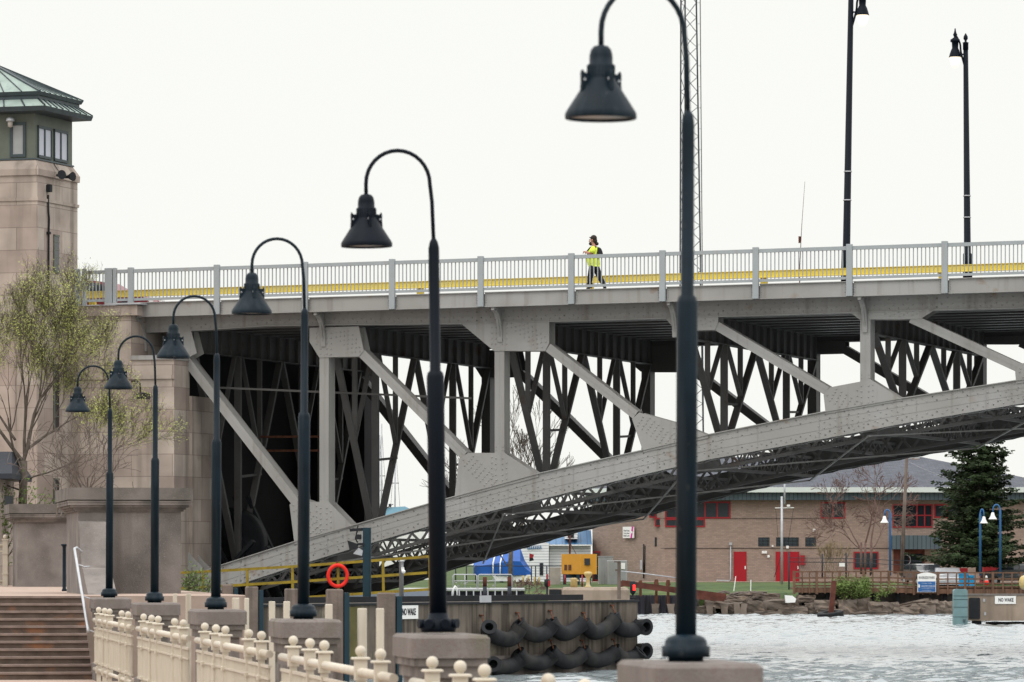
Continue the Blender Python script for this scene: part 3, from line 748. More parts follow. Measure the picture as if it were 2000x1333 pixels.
# kiosk at the far left
KI = T('kiosk', 'small stone kiosk with a dark slate hip roof behind the left tree', 'kiosk', P(5, 1100, 140))
m_ = M(); m_.box((px(-60, 141), 141, .5), (px(0, 141), 145, pz(925, 141))); m_.build('wall', 'stone', KI)
m_ = M(); a = [(px(-66, 140), 140.2, pz(925, 140)), (px(22, 140), 140.2, pz(925, 140)), (px(22, 140), 146, pz(925, 140)), (px(-66, 140), 146, pz(925, 140))]
b = [(px(-60, 140), 142.6, pz(880, 141)), (px(5, 140), 142.6, pz(880, 141)), (px(5, 140), 143.4, pz(880, 141)), (px(-60, 140), 143.4, pz(880, 141))]
m_.add(a+b, [[0, 3, 2, 1], [4, 5, 6, 7], [0, 1, 5, 4], [1, 2, 6, 5], [2, 3, 7, 6], [3, 0, 4, 7]]); m_.box((px(-66, 140), 140.1, pz(935, 140)), (px(22, 140), 146, pz(925, 140))); m_.build('roof', 'mast_steel', KI)
m_ = M(); m_.box((px(10, 141), 140.9, pz(1010, 141)), (px(26, 141), 141.1, pz(969, 141))); m_.build('window', 'glass', KI)
# ======================= QUAY (row frame) =======================
AL = math.atan2(1377, 9000)
l_ = Vector((math.cos(AL), math.sin(AL), 0)); r_ = Vector((-math.sin(AL), math.cos(AL), 0))
RX = Matrix(((l_.x, r_.x, 0, 0), (l_.y, r_.y, 0, 0), (0, 0, 1, 0), (0, 0, 0, 1)))
def ra(x, Z):        # photo x at depth Z -> (a, b) in the row frame
    X = (x-1000)*Z/F; return (X*l_.x+Z*l_.y, X*r_.x+Z*r_.y)
def rowp(x, D_a):    # pixel x on the line a = D_a -> b
    t = (x-1000)/F      # X = t Z ; a = (t l.x + l.y) Z
    Z = D_a/(t*l_.x+l_.y); return (t*r_.x+r_.y)*Z, Z
PZ = CZ-2.3           # promenade level
LZ = CZ-.661          # landing level
m_ = M(RX); m_.box((-30, -12, -1), (6.75, 93.2, PZ)); m_.box((-30, 93.2, -1), (5.4, 100, PZ-.3)); m_.build('promenade', 'paving', kind='structure')
# stairs
ST = T('stairs', 'worn brown concrete steps climbing from the promenade to the landing', 'stairs', RX @ Vector((2, 92, PZ)))
b0 = 91.9
for k in range(11):
    z1 = PZ+.149*(k+1); m_ = M(RX)
    m_.box((-4, b0+.36*k+.03, z1-.149), (5.62, b0+.36*k+.40, z1-.045)); so_ = m_.build('step', 'step', ST)
    m_ = M(RX); m_.box((-4, b0+.36*k, z1-.045), (5.62, b0+.36*k+.46, z1-.0)); m_.build('nosing', 'step_nose', so_)
bT = b0+.36*11+.04
m_ = M(RX); m_.box((-30, bT, -.5), (9.2, 175, LZ-.001)); m_.build('landing', 'paving', kind='structure')
# pilasters + lamps
Zl = [31.4]+[31.8+11.9*k for k in range(1, 6)]
names = ['nearest, cut by the top edge', 'second nearest', 'third nearest', 'fourth nearest', 'fifth nearest', 'farthest, smallest of the row']
aL = 5.92; bl = []
for k, Z in enumerate(Zl):
    b = 1.0117*Z-.906; bl.append(b)
    lb = 'pinkish weathered concrete railing pier under the %s lamp post' % ['nearest', 'second nearest', 'third nearest', 'fourth nearest', 'fifth nearest', 'farthest'][k]
    pr = T('railing_pier', lb, 'pier', RX @ Vector((aL, b, PZ)), 'concrete piers carrying the lamps')
    zt = CZ-.665; c = aL+.02; m_ = M(RX)
    m_.box((c-.37, b-.74, zt-.215), (c+.37, b+.74, zt), .03); m_.build('cap', 'concrete_cap', pr)
    m_ = M(RX); m_.box((c-.345, b-.71, zt-.29), (c+.345, b+.71, zt-.217)); m_.box((c-.31, b-.68, zt-.40), (c+.31, b+.68, zt-.29)); m_.build('neck_moulding', 'moulding', pr)
    m_ = M(RX); m_.box((c-.27, b-.62, PZ), (c+.27, b+.62, zt-.40)); m_.box((c-.33, b-.68, PZ), (c+.33, b+.68, PZ+.34), .02)
    m_.build('shaft', 'concrete_cap', pr)
    m_ = M(RX); z0, z1 = PZ+.5, zt-.55
    for q in ((c-.16, c+.16, b-.625, b-.619),): m_.box((q[0], b-.623, z0), (q[1], b-.619, z1))
    m_.box((c-.274, b-.45, z0), (c-.27, b+.45, z1)); m_.build('recessed_panel', 'moulding', pr)
def make_lamp(dark=False, name='street_lamp'):
    mt = 'lamp_black' if dark else 'lamp_paint'
    r = T(name, 'x', 'street lamp', (0, 0, 0), 'crook lamp posts along the promenade railing')
    m_ = M(); kk = 1.2 if dark else 1.04
    m_.lathe([(.069*kk, .15), (.069*kk, 2.44), (.06*kk, 2.48), (.043*kk, 2.5), (.043*kk, 3.66), (.038, 3.72), (.016, 3.76)], n=28); m_.build('pole', mt, r)
    m_ = M()
    if dark:
        m_.lathe([(.16, .02), (.17, .05), (.17, .12), (.1, .15), (.09, .2)], n=24)
        for t in range(8):
            a = t*math.pi/4+.2; q = Vector((math.cos(a)*.15, math.sin(a)*.15, .1)); d = Vector((math.cos(a), math.sin(a), 0)); m_.tube([q, q+d*.05], .045, 10)
    else:
        m_.lathe([(.12, .0), (.12, .03), (.163, .03), (.165, .105), (.146, .108), (.143, .14), (.125, .165), (.09, .18), (.07, .185)], n=36)
    m_.build('base', mt, r)
    if dark:
        for t in (2.3, -.9, .9, 3.9): 
            m_ = M(); m_.ball((math.cos(t-.7)*.2, -.12, .1), .022, 10); m_.build('bolt', 'galv', r); break
    m_ = M(); pts = [(0, 0, 3.7), (-.012, 0, 4.1), (-.03, 0, 4.27)]
    for k in range(1, 16):
        t = math.pi*k/16; pts.append((-.335+.305*math.cos(t), 0, 4.27+.315*math.sin(t)))
    pts += [(-.64, 0, 4.27), (-.64, 0, 4.15)]
    m_.tube(pts, .019, 12); m_.build('arm', mt, r)
    H = (-.64, 0, 0); m_ = M()
    m_.lathe([(.017, 4.175), (.05, 4.165), (.07, 4.14), (.079, 4.10), (.08, 4.045), (.092, 4.04), (.092, 3.955), (.10, 3.935), (.145, 3.865), (.19, 3.795), (.236, 3.723), (.243, 3.705), (.243, 3.69), (.243, 3.675), (.235, 3.672), (.232, 3.70), (.05, 3.80)][::-1], H, n=40)
    hd = m_.build('lamp_head', mt, r)
    for k in range(18):
        pass
    m_ = M(); m_.lathe([(.228, 3.692), (.225, 3.696)], H, 32); m_.build('diffuser', 'lamp_lens', hd)
    for k in range(4):
        a = k*math.pi/2+.12; c_, s_ = math.cos(a), math.sin(a)
        m_ = M(Matrix.Translation((-.64, 0, 0)) @ Matrix.Rotation(a, 4, 'Z'))
        m_.prism([(.085, 3.93), (.085, 3.985), (.12, 3.978), (.135, 3.985), (.145, 4.0), (.152, 3.975), (.15, 3.92), (.155, 3.855), (.13, 3.88)], -.014, .014); cl = m_.build('clip', mt, hd)
        m_ = M(Matrix.Translation((-.64, 0, 0)) @ Matrix.Rotation(a, 4, 'Z')); m_.tube([(.132, -.017, 3.935), (.132, .017, 3.935)], .009, 8); m_.build('screw', 'galv', cl)
    m_ = M()
    for k in range(24):
        a = k*math.pi/12; m_.beam((-.64+.093*math.cos(a), .093*math.sin(a), 3.95), (-.64+.093*math.cos(a), .093*math.sin(a), 4.035), .006, .006)
    m_.build('cooling_ribs', mt, hd)
    return r
lampA = make_lamp(); lampB = make_lamp(True)
lblab = ['dark blue crook lamp post, nearest and largest, arch cut by picture top', 'blackish crook lamp post with bolted base, second nearest, leaning slightly left',
  'dark blue crook lamp post, third nearest, in front of the stair of truss posts', 'dark blue crook lamp post, fourth nearest, shade beside the first diagonal of the bridge',
  'dark blue crook lamp post, fifth nearest, shade in front of the stone abutment', 'dark blue crook lamp post, farthest and smallest, standing by the stair wall']
for k in range(6):
    o = lampB if k == 1 else (lampA if k == 0 else copy_tree(lampA))
    o.location = RX @ Vector((aL, bl[k], CZ-.665)); o.rotation_euler.z = AL; o['label'] = lblab[k]
    if k == 1: o.rotation_euler.y = R(-.7)
    if k == 0: o.rotation_euler = (0, R(.25), AL+R(12))
# cream ball-topped railing
aR = 5.65*l_.x
RB_ = [9.0117, 0]
def make_railing(b_from, b_to, offs, lab):
    r = T('promenade_railing', lab, 'railing', RX @ Vector((aR, (b_from+b_to)/2, PZ)), 'cream ball topped railing between lamp piers')
    zb = CZ-.889
    for o in offs:
        b = b_from+o-.72; m_ = M(RX)
        m_.box((aR-.062, b-.062, zb-.30), (aR+.062, b+.062, zb-.075)); m_.box((aR-.092, b-.092, zb-.085), (aR+.092, b+.092, zb-.062), .01)
        m_.box((aR-.04, b-.04, zb-1.41), (aR+.04, b+.04, zb-.30))
        for zc in (-.52, -1.02): m_.box((aR-.06, b-.06, zb+zc-.03), (aR+.06, b+.06, zb+zc+.03), .008)
        m_.box((aR-.06, b-.06, zb-1.23), (aR+.06, b+.06, zb-1.09), .008); m_.lathe([(.03, -.065), (.03, -.045)], (aR, b, zb), 10)
        po = m_.build('railing_post', 'cream', r)
        m_ = M(RX); m_.ball((aR, b, zb), .056, 20); m_.build('ball_finial', 'cream', po)
    for zc, rr in ((-.215, .047), (-1.17, .036)):
        m_ = M(RX); m_.tube([(aR, b_from, zb+zc), (aR, b_to, zb+zc)], rr, 14); m_.build('rail', 'cream', r)
    m_ = M(RX); m_.box((aR-.02, b_from, zb-.385), (aR+.02, b_to, zb-.35)); m_.box((aR-.02, b_from, zb-.53), (aR+.02, b_to, zb-.505)); m_.box((aR-.02, b_from, zb-1.06), (aR+.02, b_to, zb-1.03))
    b = b_from+.06
    while b < b_to: m_.box((aR-.011, b-.011, zb-1.04), (aR+.011, b+.011, zb-.36)); b += .115
    m_.build('picket_panel', 'cream', r)
OFF = [1.70, 3.36, 6.7, 8.15, 9.95]
nm_ = ['the nearest and second nearest', 'the second and third nearest', 'the third and fourth nearest', 'the fourth and fifth nearest', 'the fifth nearest and the farthest']
bl[0] = 1.0117*31.8-.906
for k in range(5):
    make_railing(bl[k]+.72, bl[k+1]-.72, [o+.05 for o in OFF], 'cream railing with ball finials between %s lamp posts' % nm_[k])
# rubbish: small debris handled later. plain uprights behind the railing (ladder and gate stiles)
aU = 6.7*l_.x
for i, (x0, x1, y) in enumerate([(338, 345.5, 1160), (363, 373, 1160), (454, 467, 1168), (477.5, 486, 1168.5), (525.5, 537, 1175), (554, 566, 1175), (635.5, 649, 1180.5), (698.5, 716, 1188.5), (735, 749.5, 1188.5)]):
    b, Z = rowp((x0+x1)/2, aU); wd = (x1-x0)*Z/F; zt = pz(y, Z)
    pos = ['first', 'second', 'third', 'fourth', 'fifth', 'sixth', 'seventh', 'eighth', 'ninth'][i]
    m_ = M(RX); m_.box((aU-wd/2, b-.05, -.6), (aU+wd/2, b+.05, zt), .008)
    m_.build('ladder_upright', 'cream', label='plain flat topped cream upright on the quay edge, %s from the left' % pos, cat='post', group='cream quay edge uprights')
# timber piles
aP = 9.3*l_.x
for i, (x0, x1, y) in enumerate([(434, 456, 1142), (480, 505, 1146), (557, 585, 1150), (638, 671, 1151), (738, 773, 1158)]):
    b, Z = rowp((x0+x1)/2, aP); wd = (x1-x0)*Z/F
    pos = ['leftmost', 'second from the left', 'middle', 'second from the right', 'rightmost'][i]
    r = T('mooring_pile', 'weathered grey squared timber pile beside the yellow walkway, %s of five' % pos, 'pile', RX @ Vector((aP, b, 0)), 'squared timber mooring piles')
    m_ = M(RX); m_.box((aP-wd/2, b-.15, -1), (aP+wd/2-.02, b+.17, pz(y, Z)), .02); m_.build('timber', 'timber', r)
    m_ = M(RX); m_.box((aP+wd/2, b-.13, -1), (aP+wd/2+.09, b+.15, pz(y+7, Z))); m_.build('steel_backing', 'blue_steel', r)
# outer quay wall
m_ = M(RX); m_.box((6.4, -12, -1), (6.9, 96, PZ-.05)); m_.build('quay_wall', 'pier', label='stained concrete quay wall under the promenade railing', cat='wall')
# pedestals
def pedestal(a0, a1, b0, b1, zt, zb, lab):
    r = T('stone_pedestal', lab, 'pedestal', RX @ Vector(((a0+a1)/2, (b0+b1)/2, zb)), 'massive concrete pedestals')
    def rg(e, z0, z1, m_): m_.box((a0-e, b0-e, z0), (a1+e, b1+e, z1))
    m_ = M(RX); rg(0, zb, zt-.53, m_); m_.build('shaft', 'concrete', r)
    m_ = M(RX); rg(.25, zt-.27, zt, m_); m_.build('cap', 'cap_stone', r)
    m_ = M(RX)
    prof = [(.06, -.53, -.49), (.1, -.49, -.44), (.17, -.44, -.39), (.22, -.39, -.33), (.23, -.33, -.29)]
    for e, z0, z1 in prof: rg(e, zt+z0, zt+z1, m_)
    m_.build('moulding', 'moulding', r)
def zrow(y, Z): return pz(y, Z)
aP0 = 6.06*l_.x; bq, Zq = rowp(152.6, aP0)
pedestal(aP0, aP0+2.3, bq, bq+4.6, zrow(953, Zq), LZ, 'large concrete pedestal with a moulded cap beside the stair head')
bq2, Zq2 = rowp(34, aP0+.05)
pedestal(aP0+.05, aP0+2.4, bq2, bq2+3.2, zrow(985, Zq2), LZ, 'rear concrete pedestal with a moulded cap, half hidden at the left')
# sloping cheek wall of the stairs
m_ = M(RX)
def zz2(y, Z): return pz(y, Z)
pts = [(bq-.01, PZ), (bq-.01, zz2(1018, Zq))]
for x_, y_ in ((153.5, 1020), (155, 1045), (157, 1075), (159.5, 1104), (160, 1109), (162, 1112), (166, 1135), (173.5, 1167)):
    b_, Z_ = rowp(x_, aP0-.02); pts.append((b_-(.0), pz(y_, Z_)))
pts += [(pts[-1][0]-.4, pts[-1][1]), (pts[-1][0]-.4, PZ)]
m_.prism(pts, aP0-.02, aP0+.60, 'x')
m_.build('cheek_wall', 'concrete', label='sloping concrete cheek wall stepping down from the large pedestal', cat='wall', recalc=True)
m_ = M(RX); b, Z = rowp(172, 5.45); b2, Z2 = rowp(159, 5.45); b3, Z3 = rowp(145, 5.45)
HR = T('handrail', 'pale metal handrail beside the brown steps', 'handrail', RX @ Vector((5.45, b, PZ)))
m_.tube([(5.6, b3+.1, pz(1078, Z3)), (5.5, b3, pz(1070, Z3)), (5.45, b3-.1, pz(1072, Z3)), (5.45, b2, pz(1155, Z2)), (5.45, b2-.2, pz(1160, Z2)), (5.45, b, pz(1230, Z)), (5.45, b, pz(1236, Z))], .027, 12); m_.build('rail', 'galv', HR)
for q, (bb_, ZZ_, yy) in enumerate(((b3-.8, Z3-.8, 1096), (b2, Z2, 1158), (b+.3, Z+.3, 1224))):
    m_ = M(RX); z_ = pz(yy+6, ZZ_); m_.tube([(5.45, bb_, z_), (5.62, bb_, z_-.06), (5.72, bb_, z_-.05)], .014, 8); m_.build('wall_bracket', 'galv', HR)
# dark post between pedestals, cream railing at the far left
b, Z = rowp(123.5, 6.0)
Zp = 112.; r = T('bollard_post', 'slim dark blue bollard post between the two concrete pedestals', 'bollard', Vector((px(125.5, Zp), Zp, LZ)))
m_ = M(); m_.lathe([(.06, 0), (.06, .04), (.045, .06), (.042, 1.06), (.05, 1.09), (.085, 1.12), (.085, 1.14), (.06, 1.15)], (px(125.5, Zp), Zp, LZ), 16); m_.build('shaft', 'lamp_paint', r)
r = T('landing_railing', 'cream pipe railing with a ball topped post at the left edge of the picture', 'railing', P(5, 1145, 136))
for x in (10.5,):
    m_ = M(); q = (px(x, 136), 136, LZ); m_.box((q[0]-.075, q[1]-.07, q[2]), (q[0]+.075, q[1]+.07, q[2]+1.38)); 
    for z_ in (.35, .95, 1.36): m_.box((q[0]-.095, q[1]-.09, q[2]+z_), (q[0]+.095, q[1]+.09, q[2]+z_+.04))
    m_.ball((q[0], q[1], q[2]+1.46), .07, 14); m_.build('railing_post', 'cream', r)
m_ = M()
for z_, rr in ((1.2, .055), (.14, .045)): m_.tube([(px(-90, 136), 136, LZ+z_), (px(8, 136), 136, LZ+z_)], rr, 10)
for x in range(-85, 8, 7): m_.box((px(x, 136)-.012, 135.98, LZ+.15), (px(x, 136)+.012, 136.02, LZ+1.05))
m_.box((px(-90, 136), 135.98, LZ+1.02), (px(8, 136), 136.02, LZ+1.06)); m_.build('rail', 'cream', r)
# ======================= FENDER PIER =======================
PR = T('fender_pier', 'stained concrete pier with dark steel edging, hung with rubber fenders', 'pier', Vector((px(1100, 134), 134, 0)))
pA = Vector((px(560, 120), 120, 0)); pB = Vector((px(1245, 134), 134, 0)); du = (pB-pA).normalized(); dn = Vector((-du.y, du.x, 0))
PX = Matrix(((du.x, dn.x, 0, pA.x), (du.y, dn.y, 0, pA.y), (0, 0, 1, 0), (0, 0, 0, 1))); PL = (pB-pA).length
PT = pz(1172, 134)
def pp(x, y, off=0.):      # photo pixel on the pier face -> local (u, z)
    t = (x-1000)/F; A0 = pA+dn*off
    u = (t*A0.y-A0.x)/(du.x-t*du.y); Z = A0.y+du.y*u; return u, CZ+(1102-y)*Z/F
m_ = M(PX); m_.box((-1, 0, -1.5), (PL, 9, PT-.05)); m_.build('concrete_body', 'pier', PR)
m_ = M(PX); m_.box((-1, -.06, PT-.06), (PL+.03, .25, PT), .01); m_.box((-1, .9, PT), (PL-1.5, 1.1, PT+.16)); m_.build('steel_edge', 'dark', PR)
m_ = M(PX); m_.box((-1, -.02, -.8), (PL+.01, 0, .55)); m_.build('waterline_band', 'moulding', PR)
m_ = M(PX); u0 = pp(672, 1200)[0]; u1 = pp(704, 1200)[0]; m_.box((u0, -.08, -1), (u0+.12, 0, PT-.1)); m_.build('steel_plate', 'blue_steel', PR)
m_ = M(PX); m_.box((u0+.14, -.012, .2), (u1, 0, PT-.1)); m_.build('algae_patch', 'algae', PR)
u0, z0 = pp(945, 1172)[0], PT; m_ = M(PX); m_.box((u0-.3, -.08, PT-.02), (u0+.25, -.061, PT+.17)); m_.build('joint_plate', 'galv', PR)
# fenders
FEND = [[(942, 1224), (955, 1237), (985, 1250), (1003, 1243), (1010, 1224)], [(1012, 1219), (1023, 1231), (1047, 1241), (1066, 1233), (1073, 1216)], [(1076, 1215), (1085, 1229), (1102, 1238), (1122, 1230), (1133, 1215)],
        [(1141, 1219), (1150, 1231), (1162, 1237), (1184, 1227), (1196, 1207)], [(1197, 1205), (1204, 1222), (1220, 1232), (1238, 1229), (1252, 1218)],
        [(950, 1296), (965, 1303), (985, 1304), (1002, 1298), (1010, 1288)], [(1012, 1277), (1023, 1289), (1047, 1296), (1066, 1290), (1073, 1276)], [(1076, 1273), (1087, 1286), (1104, 1293), (1122, 1288), (1133, 1275)],
        [(1138, 1273), (1148, 1285), (1165, 1291), (1184, 1286), (1196, 1272)], [(1199, 1271), (1209, 1283), (1225, 1288), (1240, 1283), (1252, 1272)]]
def smooth_path(pts, n=5):
    out = []
    for i in range(len(pts)-1):
        p0 = pts[max(i-1, 0)]; p1 = pts[i]; p2 = pts[i+1]; p3 = pts[min(i+2, len(pts)-1)]
        for k in range(n):
            t = k/n; out.append(0.5*((2*p1)+(p2-p0)*t+(2*p0-5*p1+4*p2-p3)*t*t+(3*p1-p0-3*p2+p3)*t*t*t))
    out.append(pts[-1]); return out
ordw = ['leftmost', 'second from the left', 'middle', 'second from the right', 'rightmost']
for i, f in enumerate(FEND):
    row = 'upper' if i < 5 else 'lower'; k = i % 5
    pts = []
    for x, y in f:
        u, z = pp(x, y, -.25); pts.append(Vector((u, -.27, z)))
    if k == 0: pts[0].y = -.48
    else: pts[0].y = -.2; pts[0].x += .05; pts[0].z += .03
    pts[-1].y = -.40; pts[-1].x -= .04 if k < 4 else .24
    for q_ in pts: q_.z += random.uniform(-.02, .02)
    path = smooth_path(pts)
    r = T('rubber_fender', 'curved black rubber tube fender on the pier, %s of the %s row' % (ordw[k], row), 'fender', PX @ Vector((pts[2].x, -.27, pts[2].z)), 'tube fenders chained to the pier')
    m_ = M(PX); m_.tube(path, .216, 20, False)
    m_.build('tube', 'rubber', r)
    for e, d in ((path[0], (path[0]-path[1]).normalized()), (path[-1], (path[-1]-path[-2]).normalized())):
        m_ = M(PX); m_.pipe_end(e+d*.01, d, .222, .12, .35); m_.build('open_end', 'dark', r)
    if row == 'upper' or True:
        u, z = pp(f[0][0]-4, f[0][1]-22, 0); e = path[0]
        m_ = M(PX); m_.tube([(u, -.05, z), (e.x, -.3, e.z+.06)], .022, 6); m_.lathe([(.07, -.02), (.07, .02)], (u, -.04, z), 10); m_.build('chain', 'rust', r)
for row, y in (('upper', 1225), ('lower', 1272)):
    u, z = pp(1259, y, -.2); c = Vector((PL-.06, -.35, z))
    m_ = M(PX); d = Vector((-.30, -.95, -.03)).normalized()
    r = T('end_fender', 'open mouthed rubber fender on the right corner of the pier, %s row' % row, 'fender', PX @ c, 'corner fenders of the pier')
    m_.tube([c-d*.5, c-d*.2, c], [.2, .225, .24], 22, False); m_.build('tube', 'rubber', r); m_ = M(PX); m_.pipe_end(c+d*.01, d, .245, .15, .35); m_.build('open_end', 'dark', r)
# NO WAKE sign on the pier
def sign_board(name, lab, x0, x1, y0, y1, Z, txt, frame='white', dirv=(1, 0, 0), th=.03):
    pass
u0, z1 = pp(777, 1183); u1, z0 = pp(814, 1209)
NW = T('no_wake_sign', 'peeling white NO WAKE board fixed to the stained pier wall', 'sign', PX @ Vector(((u0+u1)/2, -.05, z0)))
m_ = M(PX); m_.box((u0, -.05, z0), (u1, -.01, z1)); m_.build('board', 'white', NW)
text('NO WAKE', 'ink', .25, PX @ Vector(((u0+u1)/2, -.056, (z0+z1)/2)), du, NW, width=(u1-u0)*.72, bold=.006)
# things on the pier
def on_pier(x, off): t = (x-1000)/F; A0 = pA+dn*off; u = (t*A0.y-A0.x)/(du.x-t*du.y); return PX @ Vector((u, off, PT))
q = on_pier(716, 1.5); Z = q.y
r = T('signal_mast', 'dark blue steel column carrying flood lights in front of the bridge arch', 'mast', q)
m_ = M(); m_.box((q.x-.1, q.y-.1, q.z), (q.x+.1, q.y+.1, pz(1031, Z))); m_.box((q.x+.1, q.y-.12, q.z), (q.x+.12, q.y+.12, pz(1031, Z))); m_.build('column', 'blue_steel', r)
m_ = M(); m_.beam((px(683, Z), Z, pz(1036, Z)), (px(712, Z), Z, pz(1034, Z)), .08, .08); m_.tube([(px(698, Z), Z, pz(1036, Z)), (px(694, Z), Z, pz(1052, Z)), (px(698, Z), Z, pz(1060, Z))], .02, 6); m_.tube([(px(699, Z), Z, pz(1027, Z)), (px(697, Z), Z, pz(1040, Z))], .02, 6); m_.build('arm', 'dark', r)
m_ = M(); m_.prism([(px(679, Z), pz(1056, Z)), (px(699, Z), pz(1063, Z)), (px(699, Z), pz(1072, Z)), (px(683, Z), pz(1075, Z))], Z-.15, Z+.15); m_.box((px(695, Z), Z-.1, pz(1054, Z)), (px(706, Z), Z+.1, pz(1044, Z)), .02); m_.box((px(698, Z), Z-.15, pz(1066, Z)), (px(711, Z), Z+.15, pz(1061, Z))); m_.build('flood_light', 'dark', r)
m_ = M(); m_.prism([(px(690, Z), pz(1082, Z)), (px(700, Z), pz(1070, Z)), (px(709, Z), pz(1076, Z)), (px(707, Z), pz(1086, Z))], Z-.12, Z+.12); m_.build('lower_light', 'galv', r)
q = on_pier(784, 1.2); Z = q.y
r = T('camera_post', 'white round post with a small dome camera beside the yellow walkway', 'post', q)
m_ = M(); m_.lathe([(.065, 0), (.065, pz(1098, Z)-q.z), (.09, pz(1098, Z)-q.z+.01), (.09, pz(1097, Z)-q.z+.02)], (q.x, q.y, q.z), 14); m_.build('pole', 'galv', r)
m_ = M(); c = (px(788, Z-.1), Z-.12, pz(1117, Z)); m_.lathe([(.02, -.06), (.05, -.03), (.055, .03), (.03, .05)], c, 12); m_.box((c[0]-.06, c[1], c[2]+.03), (c[0]+.02, c[1]+.1, c[2]+.12)); m_.build('dome_camera', 'white', r)
q = on_pier(1209, 2.0); Z = q.y
m_ = M(); m_.box((q.x-.05, q.y-.05, q.z), (q.x+.05, q.y+.05, pz(1099, Z))); m_.box((q.x-.14, q.y-.06, pz(1099, Z)), (q.x+.05, q.y+.06, pz(1097, Z)+.01)); m_.box((q.x-.11, q.y-.05, pz(1116, Z)), (q.x-.05, q.y+.05, pz(1112, Z))); m_.build('marker_post', 'timber', label='grey weathered wooden post standing on the right end of the pier', cat='post')
for x, c_ in ((947, 'left'), (995, 'right')):
    q = on_pier(x, 3.0); Z = q.y; zt = pz(1127.5, Z)
    r = T('steel_pile', 'round steel pile, black below and rusty above, %s one of two behind pier edge' % c_, 'pile', q, 'rust topped piles')
    m_ = M(); m_.lathe([(.06, 0), (.06, zt-q.z-.27)], q, 14); m_.build('lower_shaft', 'mast_steel', r)
    m_ = M(); m_.lathe([(.062, zt-q.z-.27), (.062, zt-q.z)], q, 14); m_.build('rusty_top', 'rust_beam', r)
# yellow walkway rail below the bridge
WY = T('walkway', 'mustard yellow pipe railed walkway on a grey beam under the bridge arch', 'walkway', P(640, 1170, 146))
def wy(x, y): return P(x, y, 148.5-(x-360)*.006)
tops = [(330, 1120), (400, 1117), (572, 1107), (687, 1098.5), (838, 1087.5)]; mids = [(330, 1151), (400, 1147), (572, 1137), (834, 1119)]; bots = [(330, 1183), (400, 1180), (515, 1173), (644, 1164), (838, 1151.5)]
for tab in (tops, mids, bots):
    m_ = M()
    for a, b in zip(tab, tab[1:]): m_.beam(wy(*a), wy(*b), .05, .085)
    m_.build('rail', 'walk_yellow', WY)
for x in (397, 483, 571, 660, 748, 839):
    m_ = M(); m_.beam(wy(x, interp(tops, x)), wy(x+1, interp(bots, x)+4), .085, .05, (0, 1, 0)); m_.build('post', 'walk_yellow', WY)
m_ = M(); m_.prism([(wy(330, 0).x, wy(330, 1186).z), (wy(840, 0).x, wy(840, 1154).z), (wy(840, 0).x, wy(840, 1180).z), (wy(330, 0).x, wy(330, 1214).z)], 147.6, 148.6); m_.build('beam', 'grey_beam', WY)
m_ = M(); a = wy(840, 1152); m_.box((a.x-.04, a.y-.1, wy(840, 1175).z), (a.x+.12, a.y+.02, wy(840, 1158).z)); m_.build('corner_stop', 'walk_yellow', WY)
LB = T('lifebuoy', 'orange red ring lifebuoy hung on the yellow walkway rail', 'lifebuoy', wy(660, 1125)+Vector((0, -.12, -.4)))
c = wy(660, 1125)+Vector((0, -.16, 0)); m_ = M(); pts = []
for k in range(33):
    t = 2*math.pi*k/32; pts.append(c+Vector((.3*math.cos(t), .03*math.cos(t), .335*math.sin(t))))
m_.tube(pts, .06, 14, False); m_.build('ring', 'orange_red', LB)
m_ = M(); m_.beam(wy(658.5, 1097)+Vector((0, -.1, 0)), wy(659, 1110)+Vector((0, -.1, 0)), .06, .06); m_.build('hanger', 'rust', LB)
# ragged ivy below the walkway
# ======================= FAR BANK =======================
GB = 1.2
def wav(x): return 281+1.2*math.sin(x*.9)
m_ = M(); xs = [-900, -60, -20, 5, 8, 12, 16.9, 17.1, 20, 40, 80, 900]; rows = [(281.5, -.8), (282.2, .9), (284.5, 1.3), (300, 1.75), (320, 1.84), (800, 1.84), (5500, 1.84)]
vs = [(x, Z+(2.2*(x > 17) if Z < 290 else 0), z) for Z, z in rows for x in xs]; nX = len(xs)
m_.add(vs, [[j*nX+i, j*nX+i+1, (j+1)*nX+i+1, (j+1)*nX+i] for j in range(len(rows)-1) for i in range(nX-1)]); m_.build('ground', 'grass', loc=(0, 281, 0), kind='structure')
m_ = M(); m_.box((px(1140, 324), 319.5, 1.2), (px(2100, 324), 325.5, 1.865)); m_.build('footpath', 'paving', kind='structure')
m_ = M(); m_.add([(px(1700, 300), 292, 1.6), (px(2300, 300), 292, 1.6), (px(2300, 300), 319, 1.87), (px(1700, 300), 319, 1.87)], [[0, 1, 2, 3]]); m_.build('car_park', 'soil', kind='structure')
# brick station building
BZ = 325.
def bz(x): return 332-(x-1157)*7/141 if x < 1298 else BZ
BD = T('brick_building', 'long tan brick station with red window frames and a grey hip roof across the river', 'building', P(1600, 1137, BZ))
yE = 976
m_ = M(); foot = [P(1157, 0, 332), P(1298, 0, BZ), P(2080, 0, BZ), P(2080, 0, 345), P(1157, 0, 345)]
m_.prism([(p.x, p.y) for p in foot], 1.2, pz(yE, BZ), 'z'); m_.build('brick_wall', 'brickwall', BD)
m_ = M(); fo = [P(1148, 0, 331), P(1296, 0, 324.2), P(2090, 0, 324.2), P(2090, 0, 346), P(1148, 0, 346)]
m_.prism([(p.x, p.y) for p in fo], pz(977, 324.2), pz(962, 324.2), 'z'); m_.build('soffit_band', 'soffit', BD)
m_ = M(); fo = [P(1143, 0, 330.6), P(1294, 0, 323.8), P(2096, 0, 323.8), P(2096, 0, 346.4), P(1143, 0, 346.4)]
m_.prism([(p.x, p.y) for p in fo], pz(962, 323.8), pz(952, 323.8), 'z'); m_.build('fascia', 'fascia', BD)
m_ = M(); e0 = pz(952, 323.8); rz = pz(893, 336)
